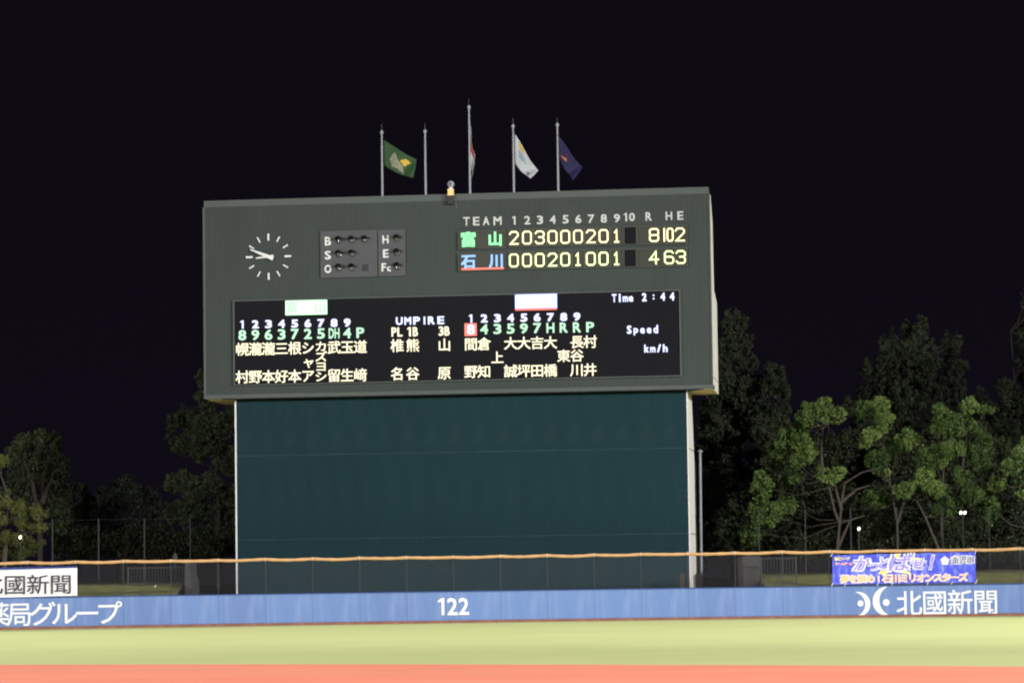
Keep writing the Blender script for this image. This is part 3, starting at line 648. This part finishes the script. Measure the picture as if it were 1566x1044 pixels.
def flag(name, outline, depth, mat, label, marks=(), fold=.12, nx=14, nz=12):
    """outline: four pixel corners hoist-top, hoist-bottom, fly-bottom, fly-top; hung with soft folds"""
    P = [on_board(x, y, depth) for x, y in outline]; o0 = BO+BU*P[0][0]+BD*depth
    r = empty(name, (o0.x, o0.y, P[0][1]), BA); tag(r, label, 'flag'); V = []; F = []
    def pt(s_, t):
        a = [P[0][k]*(1-t)+P[1][k]*t for k in (0, 1)]; b = [P[3][k]*(1-t)+P[2][k]*t for k in (0, 1)]
        x = a[0]*(1-s_)+b[0]*s_-P[0][0]; z = a[1]*(1-s_)+b[1]*s_-P[0][1]
        z -= .10*math.sin(s_*math.pi)*(.4+t)*.6; x += .05*math.sin(s_*7+t*3)*s_
        y = fold*math.sin(s_*8.5+t*3.2)*s_**.6+fold*.4*math.sin(s_*15+t*6)*s_
        return x, y, z
    for i in range(nx+1):
        for j in range(nz+1): V.append(pt(i/nx, j/nz))
    for i in range(nx):
        for j in range(nz): a = i*(nz+1)+j; F.append((a, a+1, a+nz+2, a+nz+1))
    m = bpy.data.meshes.new('cloth'); m.from_pydata(V, [], F)
    for p_ in m.polygons: p_.use_smooth = True
    o = link('cloth', m, mat, r); md = o.modifiers.new('thick', 'SOLIDIFY'); md.thickness = .008
    for poly, mt in marks:   # printed shapes follow the cloth: fan of small faces in cloth coordinates
        bm = bmesh.new(); c = np.mean(poly, 0); ring = []
        for (s0, t0), (s1, t1) in zip(poly, poly[1:]+poly[:1]):
            for q in range(4): ring.append((s0+(s1-s0)*q/4, t0+(t1-t0)*q/4))
        lv = []
        for f_ in (1, .66, .33): lv.append([bm.verts.new((lambda w: (w[0], w[1]-.014, w[2]))(pt(c[0]+(s_-c[0])*f_, c[1]+(t-c[1])*f_))) for s_, t in ring])
        cv = bm.verts.new((lambda w: (w[0], w[1]-.014, w[2]))(pt(*c))); n_ = len(ring)
        for A_, B_ in zip(lv, lv[1:]):
            for q in range(n_): bm.faces.new((A_[q], A_[(q+1) % n_], B_[(q+1) % n_], B_[q]))
        for q in range(n_): bm.faces.new((lv[-1][q], lv[-1][(q+1) % n_], cv))
        mm = bpy.data.meshes.new('emblem'); bm.to_mesh(mm); bm.free(); link('emblem', mm, mt, r)
    return r
M['f_green'] = node_mat('green_flag_cloth', (.018, .05, .018), .8, .1); M['f_grey'] = node_mat('grey_flag_print', (.16, .16, .12), .8, .3, 6); M['f_yel'] = node_mat('yellow_flag_print', (.40, .27, .04), .8)
M['f_white'] = node_mat('white_flag_cloth', (.30, .32, .35), .8, .05); M['f_red'] = node_mat('red_flag_print', (.22, .015, .02), .8); M['f_blue'] = node_mat('dark_blue_flag_cloth', (.010, .009, .045), .8, .15); M['f_or'] = node_mat('orange_flag_print', (.32, .10, .04), .8); M['f_lb'] = node_mat('light_blue_flag_print', (.10, .18, .32), .8)
fd = FD+.06
flag('green_flag', [(586.5, 214), (587, 253), (633, 273), (635, 243)], fd, M['f_green'], 'dark green flag with a pale emblem drooping from the leftmost pole',
     [([(.28, .35), (.38, .2), (.5, .45), (.62, .6), (.62, .95), (.45, .8), (.28, .85), (.2, .6)], M['f_grey']), ([(.55, .42), (.72, .22), (.86, .3), (.66, .6)], M['f_yel'])])
flag('limp_white_flag', [(717.5, 180), (718.5, 243), (722.5, 273), (724.5, 236)], fd-.05, M['f_white'], 'limp white flag with a red patch hanging close to the tallest pole', [([(.3, .10), (.95, .02), (.98, .32), (.5, .38)], M['f_red'])], .09)
flag('white_flag', [(787, 204), (787.5, 250), (812, 274), (821.5, 260)], fd, M['f_white'], 'white flag with a yellow corner mark and blue stripes near its hoist',
     [([(.18, .04), (.42, .02), (.45, .2), (.2, .22)], M['f_yel']), ([(.2, .36), (.55, .3), (.55, .35), (.2, .42)], M['f_lb']), ([(.24, .48), (.6, .42), (.6, .47), (.24, .54)], M['f_lb']), ([(.62, .74), (.7, .8), (.8, .7), (.76, .88), (.68, .9)], M['ink'])])
flag('blue_flag', [(855, 208), (856, 244), (877, 277), (889, 255)], fd, M['f_blue'], 'dark blue flag with a small orange mark drooping from the rightmost pole',
     [([(.02, .78), (.3, .55), (.42, .44), (.46, .56), (.3, .66)], M['f_or']), ([(.34, .3), (.42, .26), (.4, .4)], M['f_red'])])
# camera on the roof edge
u, z = on_board(690, 305, -.05); p = BO+BU*u-BD*.12
cm_ = empty('roof_camera', (p.x, p.y, z), BA); tag(cm_, 'small white camera on a cream bracket at the top edge of the board', 'camera')
s = 148/FPX
MB().box(-.13, .13, -.14, .10, .16, .46).build('camera_body', M['soffit'], cm_)
MB().tube([(0, 0, .46), (0, -.0, .62)], .09, 10).build('neck', M['white'], cm_)
bmh = bmesh.new(); bmesh.ops.create_uvsphere(bmh, u_segments=14, v_segments=10, radius=.165); m = bpy.data.meshes.new('dome'); bmh.to_mesh(m); bmh.free(); link('dome', m, M['pole'], cm_, (0, -.0, .68))
MB().tube([(-.0, -.17, .68), (0, -.10, .68)], .05, 10).build('lens', M['hood'], cm_)
MB().box(-.12, .12, -.12, .09, -.22, .158).build('bracket', M['hood'], cm_); MB().tube([(.1, -.1, .12), (.22, -.1, -.12), (.26, -.02, -.4)], .012, 5).build('cable', M['steel'], cm_)

# ------------------------------------------------------------------ grass banks, walls and railings behind
def bank(name, x0, x1, zt, zl):
    V = []; F = []; ny = [(143.2, zl), (147, zt-.05), (150, zt), (175, zt+.1), (260, zt+.1)]; nx = 60
    for i in range(nx+1):
        for y, z in ny: V.append(((x0+(x1-x0)*i/nx)*max(1, y/147), y, z+random.uniform(-.03, .03)))
    k = len(ny)
    for i in range(nx):
        for j in range(k-1): a = i*k+j; F.append((a, a+k, a+k+1, a+1))
    b0 = len(V); q_ = 260/147; V += [(x0, 143.2, -.02), (x0*q_, 260, -.02), (x1, 143.2, -.02), (x1*q_, 260, -.02)]
    F.append((b0,)+tuple(range(k))+(b0+1,)); e = nx*k; F.append((b0+2, b0+3)+tuple(range(e+k-1, e-1, -1))); F.append((b0, b0+2, e)+tuple(range(e-k, -1, -k)))
    m = bpy.data.meshes.new(name); m.from_pydata(V, [], F); return tag(link(name, m, M['bank']), kind='structure')
xl1 = at_y(279, 890, 147).x; xr0 = at_y(1163, 880, 147).x
bank('grass_bank', -70, xl1, 1.86, 1.15); bank('grass_bank', xr0, 75, 1.86, 1.15)
M['conc'] = node_mat('weathered_concrete', (.040, .037, .040), .9, .25, 2.5, .2, 12)
def retaining(px0, px1, pyt, pyb, Y, label, flare):
    a, b_ = at_y(px0, pyt, Y), at_y(px1, pyt, Y); f = flare
    o = MB().prism([(0-f*.2, -a.z), (b_.x-a.x+f, -a.z), (b_.x-a.x+f*.9, -a.z+1.9), (b_.x-a.x, -a.z+2.3), (b_.x-a.x, 0), (.05, 0), (0, -.05)], 0, 3.5).build('retaining_wall', M['conc'], None, a); tag(o, label, 'wall')
retaining(283, 289, 856, 905, 145.6, 'narrow grey concrete wall end left of the dark green wall, beyond the net', .12)
retaining(1136, 1162, 850, 893, 146.3, 'broad grey concrete wall end right of the dark green wall, beyond the net', 0)
def railing(pxs, Y, yt, yb, label, ends=True):
    a = at_y(pxs[0], yt, Y); b_ = at_y(pxs[-1], yt, Y); z1 = a.z; z0 = at_y(pxs[0], yb, Y).z; r = empty('railing', (a.x, Y, z0)); tag(r, label, 'railing'); H = z1-z0; L = b_.x-a.x
    n = int(L/.13)
    bm_ = MB().box(-.009, .009, -.009, .009, .04, H-.02).mesh('baluster')
    for i in range(1, n): link('baluster', bm_, M['dimsteel'], r, (L*i/n, 0, 0))
    MB().box(-.02, L+.02, -.02, .02, H-.02, H+.02).build('top_rail', M['dimsteel'], r); MB().box(-.02, L+.02, -.015, .015, .01, .04).build('bottom_rail', M['dimsteel'], r)
    for x in (0, L): MB().box(x-.03, x+.03, -.03, .03, -.5, H+.06).build('post', M['dimsteel'], r)
railing([196, 283], 147.3, 868, 893, 'low railing of thin vertical bars on the left grass bank')
railing([1164, 1217], 145.2, 853.5, 893, 'railing of thin vertical bars beside the broad concrete wall end')
def tall_fence(pxs, Y, yts, label, wires=True):
    base = at_y(pxs[0], 880, Y); r = empty('tall_fence', (base.x, Y, 1.8)); tag(r, label, 'fence'); tops = []
    for px, yt in zip(pxs, yts):
        t = at_y(px, yt, Y); MB().tube([(t.x-base.x, 0, 0), (t.x-base.x, 0, t.z-1.8)], .028, 6).build('post', M['dimsteel'], r); tops.append((t.x-base.x, 0, t.z-1.83))
    for a, b_ in zip(tops, tops[1:]): MB().tube([a, tuple(.5*(p+q)-(.02 if i == 2 else 0) for i, (p, q) in enumerate(zip(a, b_))), b_], .004, 5).build('wire', M['dimsteel'], r)
tall_fence([80, 150.5, 220.5, 290.5], 151.5, [794, 793, 792, 791], 'tall thin steel posts joined by a top wire before the left trees')
tall_fence([1160, 1231, 1300.5, 1371, 1441, 1512], 152.5, [779, 778, 777, 776, 775, 774], 'tall thin steel posts joined by a top wire before the right trees')
# marker post, small things
pp = at_y(267.5, 845, 148); fl = empty('garden_lamp', (pp.x, 148, 1.8)); tag(fl, 'small unlit garden lamp with a square head behind the left railing', 'lamp')
zt2 = at_y(267.5, 848, 148).z-1.8
MB().tube([(0, 0, 0), (0, 0, zt2)], .03, 8).build('stem', M['hood'], fl); MB().tube([(0, 0, zt2-.2), (0, 0, zt2), (0, 0, zt2+.10)], [.14, .09, .02], 8).build('lamp_head', M['conc'], fl)
o = bpy.data.objects.new('x', None)
def litter(px, py, Y):
    p = at_y(px, py, Y); bmh = bmesh.new(); bmesh.ops.create_icosphere(bmh, subdivisions=1, radius=.06); m = bpy.data.meshes.new('litter_scrap'); bmh.to_mesh(m); bmh.free()
    for v in m.vertices: v.co *= random.uniform(.6, 1.2)
    tag(link('litter_scrap', m, M['white'], None, p), 'small white scrap lying on the left grass bank', 'litter')
litter(237.5, 896, 145.3)
pb = at_y(1046, 885, 148.2); zc = at_y(1046, 878, 148.2).z; bx = empty('bin_pair', (pb.x, 145.3, 0)); bpy.data.objects.remove(bx)
o = MB().box(-.10, .10, 0, .25, 0, at_y(1043.5, 877, 145.4).z).build('wooden_post', node_mat('brown_timber', (.06, .04, .03), .9, .2), None, (at_y(1043.5, 877, 145.4).x, 145.4, 0)); tag(o, 'short brown post in front of the dark green wall at its right end', 'post')

# ------------------------------------------------------------------ lit lamps among the trees
M['e_lamp'] = emit_mat('lamp_glow', (1, .82, .66), 9)
def street_lamp(px, py, Y, label, heads=1):
    p = at_y(px, py, Y); r = empty('street_lamp', (p.x, Y, 1.8)); tag(r, label, 'street lamp', 'lit lamps among the trees'); H = p.z-1.8
    MB().tube([(0, .1, 0), (0, .1, H+.12)], .035, 8).build('pole_shaft', M['hood'], r)
    for i in range(heads):
        x = (i-(heads-1)/2)*.19; bmh = bmesh.new(); bmesh.ops.create_uvsphere(bmh, u_segments=12, v_segments=8, radius=.062); m = bpy.data.meshes.new('bulb'); bmh.to_mesh(m); bmh.free()
        l = link('bulb', m, M['e_lamp'], r, (x, 0, H)); l.rotation_euler = (0, .4, 0); l.scale = (.85, 1, 1.15)
    MB().box(-.10*heads, .10*heads, -.08, .14, H+.09, H+.12).build('lamp_shade', M['hood'], r)
street_lamp(31, 821, 153.5, 'single lit lamp among the pine branches at far left')
street_lamp(1313.5, 808, 153.5, 'single lit lamp low among the branches above the blue banner')
street_lamp(1472.5, 783.5, 153.5, 'twin lit lamp among the leaves at far right', 2)

# ------------------------------------------------------------------ trees
def leaf_mat(name, col, var=.35, trans=.25):
    m = bpy.data.materials.new(name); m.use_nodes = True; nt = m.node_tree; n = nt.nodes; l = nt.links; b = n['Principled BSDF']
    b.inputs['Roughness'].default_value = .55; b.inputs['Specular IOR Level'].default_value = .25
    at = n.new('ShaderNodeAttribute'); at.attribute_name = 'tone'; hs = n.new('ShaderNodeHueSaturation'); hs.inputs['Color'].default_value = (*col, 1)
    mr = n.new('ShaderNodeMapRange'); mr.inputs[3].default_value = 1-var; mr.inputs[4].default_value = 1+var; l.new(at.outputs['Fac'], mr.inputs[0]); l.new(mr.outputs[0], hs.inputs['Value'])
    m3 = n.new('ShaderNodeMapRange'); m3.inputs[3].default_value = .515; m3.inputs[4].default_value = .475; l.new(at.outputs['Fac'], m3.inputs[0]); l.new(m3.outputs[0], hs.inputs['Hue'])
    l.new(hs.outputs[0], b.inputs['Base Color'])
    tr = n.new('ShaderNodeBsdfTranslucent'); l.new(hs.outputs[0], tr.inputs[0]); mx = n.new('ShaderNodeMixShader'); mx.inputs[0].default_value = trans
    l.new(b.outputs[0], mx.inputs[1]); l.new(tr.outputs[0], mx.inputs[2]); l.new(mx.outputs[0], n['Material Output'].inputs[0]); return m
M['lf_bright'] = leaf_mat('broad_leaf', (.115, .190, .055), .75); M['lf_mid'] = leaf_mat('dull_leaf', (.082, .108, .055), .6); M['lf_pine'] = leaf_mat('pine_needle', (.10, .12, .035)); M['lf_dark'] = leaf_mat('dark_conifer_needle', (.048, .064, .036), .5); M['lf_far'] = leaf_mat('deep_green_leaf', (.030, .038, .027))
M['lf_low'] = leaf_mat('shade_dark_leaf', (.058, .074, .036), .6)  # leaf colour darkened to carry the shade low under the bright crowns
M['bark'] = node_mat('grey_bark', (.060, .050, .040), .9, .3, 5, .3, 20); M['bark2'] = node_mat('dark_bark', (.025, .022, .018), .9, .3, 5, .3, 20)
def leaves(name, clumps, mat, parent, L, Wd, dens, clumpy=.5):
    """clumps: (x, y, z, rx, ry, rz, tone) in metres relative to parent; many small bent leaves through the volume"""
    C_ = []; T_ = []
    for (x, y, z, rx, ry, rz, tn) in clumps:
        nsub = max(7, int(12*rx*rz/.25)); 
        d = rng.normal(size=(nsub, 3)); d /= np.linalg.norm(d, axis=1)[:, None]; r = rng.uniform(.35, 1.02, nsub)**.7
        sub = d*r[:, None]*np.array([rx, ry, rz])+np.array([x, y, z]); sr_ = rng.uniform(.18, .36, nsub)*min(1, max(rx, .5)); st = rng.uniform(-.25, .25, nsub)
        n = int(2.1*dens*math.pi*rx*rz); idx = rng.integers(0, nsub, n); dd = rng.normal(size=(n, 3)); dd /= np.linalg.norm(dd, axis=1)[:, None]
        rr = rng.uniform(0, 1, n)**.45
        loose = rng.uniform(size=n) < (1-clumpy)*.5
        p = sub[idx]+dd*(rr*sr_[idx])[:, None]
        q = dd*(rng.uniform(.2, 1, n)**.5)[:, None]*np.array([rx, ry, rz])+np.array([x, y, z]); p[loose] = q[loose]
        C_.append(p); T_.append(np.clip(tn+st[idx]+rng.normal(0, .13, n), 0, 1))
    P = np.concatenate(C_); T = np.concatenate(T_); n = len(P)
    ax = rng.normal(size=(n, 3)); ax[:, 2] -= .2; ax /= np.linalg.norm(ax, axis=1)[:, None]; b = rng.normal(size=(n, 3)); b = np.cross(ax, b); b /= np.linalg.norm(b, axis=1)[:, None]
    nn = np.cross(ax, b); l = (L*rng.uniform(.6, 1.3, n))[:, None]; w = (Wd*rng.uniform(.6, 1.3, n))[:, None]
    V = np.stack([P-ax*l/2, P+b*w/2+nn*w*.15, P+ax*l/2, P-b*w/2+nn*w*.15], 1).reshape(-1, 3)
    m = bpy.data.meshes.new(name); m.vertices.add(4*n); m.vertices.foreach_set('co', V.ravel()); m.loops.add(4*n); m.loops.foreach_set('vertex_index', np.arange(4*n, dtype=np.int32))
    m.polygons.add(n); m.polygons.foreach_set('loop_start', np.arange(0, 4*n, 4, dtype=np.int32)); m.update(calc_edges=True)
    at = m.attributes.new('tone', 'FLOAT', 'POINT'); at.data.foreach_set('value', np.repeat(T, 4).astype(np.float32))
    return link(name, m, mat, parent)
def tree(name, label, Y, trunk_px, clumps_px, mat, bark='bark', L=.15, Wd=.09, dens=520, trunks=None, group=None, r0=.16, clumpy=.6, br=True, cat='tree', zbase=1.8):
    k = Y/FPX; bp = at_y(trunk_px, 880, Y); r = empty(name, (bp.x, Y, zbase)); tag(r, label, cat, group)
    cl = []
    for c in clumps_px:
        px, py, rx, rz = c[:4]; tn = c[4] if len(c) > 4 else .5; dy = c[5] if len(c) > 5 else random.uniform(-.7, .7); p = at_y(px, py, Y)  # tone darkens low and inner clumps: shading put into the leaf colour
        cl.append((p.x-bp.x, dy, p.z-zbase, rx*k, max(.4, .8*rx*k), rz*k, tn))
    mb = MB(); top = max(c[2] for c in cl)
    paths = trunks or [[(trunk_px, None), (trunk_px+random.uniform(-6, 6), None)]]
    if trunks:
        forks = []
        for path in trunks:
            pts = []
            for px, py in path: p = at_y(px, py, Y); pts.append((p.x-bp.x, 0, p.z-zbase))
            n_ = len(pts); rr = [max(.03, (path_r0 if False else r0)*(1-.75*i/(n_-1))) for i in range(n_)]; mb.tube(pts, rr, 8); forks.append(pts)
        forkp = [Vector(f[-1]) for f in forks]+[Vector(f[len(f)//2]) for f in forks]
    else:
        pts = [(random.uniform(-.05, .05)*i, 0, top*.9*i/5) for i in range(6)]; pts[0] = (0, 0, -.2); mb.tube(pts, [r0*(1-.16*i) for i in range(6)], 8); forkp = [Vector(p) for p in pts[1:]]
    if br:
        for c in cl:
            e = Vector(c[:3]); s_ = min(forkp, key=lambda f: (f-e).length+max(0, f.z-e.z)*2); mid = (s_+e)/2+Vector((random.uniform(-.1, .1), 0, -.12*(e-s_).length)); mb.tube([s_, mid, e], [r0*.26, r0*.18, r0*.08], 5)
            for q in range(3):
                e2 = e+Vector((random.uniform(-1, 1)*c[3]*.8, random.uniform(-.5, .5)*c[4], random.uniform(-.3, .9)*c[5])); mb.tube([mid.lerp(e, .5), e2], [r0*.11, r0*.05], 4)
    mb.build('trunk', M[bark], r)
    leaves('crown', cl, mat, r, L, Wd, dens, clumpy); return r
def spire(px, top, bottom, half, n=9, tone=.5, lean=0):
    """ragged overlapping tiers, narrow at the top and merging lower down"""
    out = []
    for i in range(n):
        t = (i+.3)/n; y = top+(bottom-top)*t; w = half*(.16+.95*t**.75)
        for s_ in (-.75, 0, .75):
            out.append((px+lean*(1-t)+s_*w*random.uniform(.6, 1.0), y+random.uniform(-9, 9), w*random.uniform(.30, .50)+3, (bottom-top)/n*random.uniform(.55, .9), tone+random.uniform(-.25, .25)))
        for s_ in (-1, 1): out.append((px+lean*(1-t)+s_*w*random.uniform(.85, 1.15), y-random.uniform(2, 12), 3+w*.12, 7+w*.12, tone))
    out.append((px+lean, top+5, 3.5, 10, tone)); return out
# left side
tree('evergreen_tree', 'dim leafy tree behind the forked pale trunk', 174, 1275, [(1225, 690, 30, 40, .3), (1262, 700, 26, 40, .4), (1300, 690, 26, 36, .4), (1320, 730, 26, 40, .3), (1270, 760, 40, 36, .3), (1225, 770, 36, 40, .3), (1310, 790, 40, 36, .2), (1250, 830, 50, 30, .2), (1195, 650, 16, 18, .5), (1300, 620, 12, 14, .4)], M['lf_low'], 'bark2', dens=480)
tree('broadleaf_tree', 'dull green rounded tree left of the scoreboard, beyond the pine', 166, 60, [(35, 685, 24, 22, .8), (75, 675, 22, 18, .7), (68, 715, 30, 28, .5), (30, 730, 26, 26, .4), (85, 745, 20, 26, .5), (48, 780, 36, 26, .3), (92, 790, 18, 30, .3), (20, 700, 14, 18, .6), (84, 690, 12, 18, .6), (100, 715, 6, 16, .4)], M['lf_mid'], L=.14, trunks=[[(62, 885), (61, 800), (66, 740), (74, 690)], [(61, 800), (50, 740), (35, 700)], [(64, 770), (84, 720)]])
tree('pine_tree', 'yellow green pine with flat layered boughs at the far left edge', 155.5, 8, [(2, 706, 16, 12, .9), (12, 772, 30, 8, .8), (45, 780, 30, 7, .8), (66, 786, 16, 6, .7), (10, 795, 34, 8, .6), (50, 803, 30, 6, .8), (15, 825, 36, 9, .6), (48, 832, 22, 7, .5), (0, 750, 16, 10, .6), (25, 845, 30, 10, .3)], M['lf_pine'], L=.17, Wd=.035, dens=900, clumpy=.85)
tree('broadleaf_tree', 'dark low tree between the rounded tree and the tall dark evergreens', 172, 115, [(112, 760, 24, 24, .5), (128, 800, 22, 26, .4), (100, 815, 24, 22, .3), (135, 765, 10, 18, .4), (118, 840, 34, 18, .2)], M['lf_mid'], dens=420, zbase=1.9)
tree('evergreen_tree', 'nearly black distant tree left of the dark green conifer', 188, 185, [(165, 770, 26, 30, .5), (195, 755, 26, 30, .5), (225, 775, 26, 34, .5), (180, 820, 45, 30, .4), (235, 830, 34, 30, .4), (150, 810, 20, 30, .4)], M['lf_far'], 'bark2', dens=420)
tree('conifer_tree', 'tall dark conifer with ragged boughs touching the left edge of the board', 166, 335, [(308, 578, 10, 14, .6), (322, 605, 22, 18, .5), (288, 640, 24, 20, .4), (268, 645, 14, 16, .4), (330, 650, 34, 24, .5), (262, 668, 12, 12, .4), (300, 680, 38, 22, .4), (345, 700, 26, 26, .4), (275, 735, 26, 16, .9), (256, 742, 10, 10, .9), (310, 745, 40, 22, .5), (345, 770, 24, 30, .4), (290, 785, 40, 22, .3), (330, 825, 36, 30, .3), (280, 835, 30, 24, .2), (362, 620, 20, 22, .4)], M['lf_mid'], 'bark2', L=.16, Wd=.06, dens=560)
# right side
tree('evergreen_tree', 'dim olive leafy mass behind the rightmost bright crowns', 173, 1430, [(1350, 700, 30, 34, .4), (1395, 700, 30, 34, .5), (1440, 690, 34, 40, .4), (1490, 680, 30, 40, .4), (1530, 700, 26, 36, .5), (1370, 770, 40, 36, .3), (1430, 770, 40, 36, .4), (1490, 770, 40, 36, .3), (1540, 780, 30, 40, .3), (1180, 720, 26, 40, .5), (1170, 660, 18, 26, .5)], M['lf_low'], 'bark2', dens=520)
tree('conifer_tree', 'tallest dark conifer rising just right of the board', 178, 1122, spire(1124, 484, 850, 66, 11, .5)+spire(1092, 545, 850, 34, 8, .4), M['lf_dark'], 'bark2', L=.18, Wd=.06, dens=430, clumpy=.75)
tree('conifer_tree', 'shorter dark conifer between the tallest one and the bright broadleaf trees', 177, 1182, spire(1184, 560, 850, 48, 9, .5)+[(1160, 640, 16, 30, .4), (1195, 600, 12, 20, .5)], M['lf_dark'], 'bark2', L=.18, Wd=.06, dens=430, clumpy=.75)
tree('conifer_tree', 'many-topped dark conifer behind the bright broadleaf trees', 184, 1400, spire(1400, 498, 860, 74, 12, .5)+spire(1364, 524, 800, 40, 9, .45, -6)+spire(1452, 524, 820, 42, 9, .5, 5)+spire(1336, 564, 800, 44, 8, .4, -6), M['lf_dark'], 'bark2', L=.18, Wd=.06, dens=430, clumpy=.75)
tree('conifer_tree', 'dim dark conifer at the right edge of the view', 184, 1560, spire(1574, 462, 860, 34, 9, .45)+spire(1538, 592, 860, 50, 8, .45)+spire(1500, 610, 850, 44, 7, .35), M['lf_dark'], 'bark2', L=.18, Wd=.06, dens=400, clumpy=.75)
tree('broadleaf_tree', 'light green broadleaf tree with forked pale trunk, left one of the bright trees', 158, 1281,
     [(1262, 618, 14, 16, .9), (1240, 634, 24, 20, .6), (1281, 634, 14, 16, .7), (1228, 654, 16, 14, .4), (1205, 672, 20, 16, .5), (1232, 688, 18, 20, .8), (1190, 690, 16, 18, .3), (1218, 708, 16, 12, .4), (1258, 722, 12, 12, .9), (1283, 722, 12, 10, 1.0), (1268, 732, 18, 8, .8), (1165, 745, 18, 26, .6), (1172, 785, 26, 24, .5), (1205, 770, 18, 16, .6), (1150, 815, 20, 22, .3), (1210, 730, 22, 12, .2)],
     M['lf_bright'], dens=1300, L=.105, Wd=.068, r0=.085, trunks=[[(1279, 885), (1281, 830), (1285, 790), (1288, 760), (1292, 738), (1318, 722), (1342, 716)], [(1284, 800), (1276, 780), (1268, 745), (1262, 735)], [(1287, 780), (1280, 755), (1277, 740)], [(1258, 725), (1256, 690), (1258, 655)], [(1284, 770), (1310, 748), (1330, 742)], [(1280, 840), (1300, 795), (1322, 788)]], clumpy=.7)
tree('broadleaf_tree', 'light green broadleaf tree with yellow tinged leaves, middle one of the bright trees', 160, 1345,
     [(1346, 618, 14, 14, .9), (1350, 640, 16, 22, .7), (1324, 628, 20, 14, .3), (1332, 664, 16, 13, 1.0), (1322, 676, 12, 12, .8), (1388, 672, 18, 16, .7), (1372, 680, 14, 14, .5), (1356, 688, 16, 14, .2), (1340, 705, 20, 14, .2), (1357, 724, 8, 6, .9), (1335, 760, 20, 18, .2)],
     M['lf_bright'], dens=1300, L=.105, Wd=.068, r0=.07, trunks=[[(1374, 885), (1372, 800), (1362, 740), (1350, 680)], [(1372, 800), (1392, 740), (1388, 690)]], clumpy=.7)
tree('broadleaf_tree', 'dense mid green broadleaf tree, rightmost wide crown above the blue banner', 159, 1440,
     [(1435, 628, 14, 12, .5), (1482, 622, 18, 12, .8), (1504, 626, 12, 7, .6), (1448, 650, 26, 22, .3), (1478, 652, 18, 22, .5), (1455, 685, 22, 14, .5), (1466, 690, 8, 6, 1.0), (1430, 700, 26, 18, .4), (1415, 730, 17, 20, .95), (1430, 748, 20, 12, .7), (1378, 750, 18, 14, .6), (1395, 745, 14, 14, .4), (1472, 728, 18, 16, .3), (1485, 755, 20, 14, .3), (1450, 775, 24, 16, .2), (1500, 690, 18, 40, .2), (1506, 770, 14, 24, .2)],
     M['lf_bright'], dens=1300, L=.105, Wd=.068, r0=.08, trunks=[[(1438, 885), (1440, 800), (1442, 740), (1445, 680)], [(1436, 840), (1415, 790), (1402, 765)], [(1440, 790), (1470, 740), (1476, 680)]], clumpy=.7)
tree('broadleaf_tree', 'partly cropped green tree at the right edge beside the banner end', 158, 1575,
     [(1560, 692, 14, 14, .7), (1545, 715, 18, 14, .5), (1530, 738, 16, 14, .5), (1562, 740, 14, 22, .3), (1566, 755, 10, 6, .9), (1520, 780, 12, 26, .3), (1580, 690, 20, 30, .5)], M['lf_bright'], dens=560, clumpy=.7)
tree('shrub_row', 'undergrowth coloured dark as in shade below the bright broadleaf trees', 164, 1360, [(1150+34*i, 815+random.uniform(-10, 10), 26, 32, random.uniform(.1, .5)) for i in range(13)], M['lf_low'], 'bark2', dens=380, cat='undergrowth')
tree('shrub_row', 'undergrowth coloured dark as in shade behind the tall posts at the left', 165, 190, [(130+28*i, 828+random.uniform(-8, 8), 24, 26, random.uniform(.0, .4)) for i in range(8)], M['lf_low'], 'bark2', dens=300, cat='undergrowth')
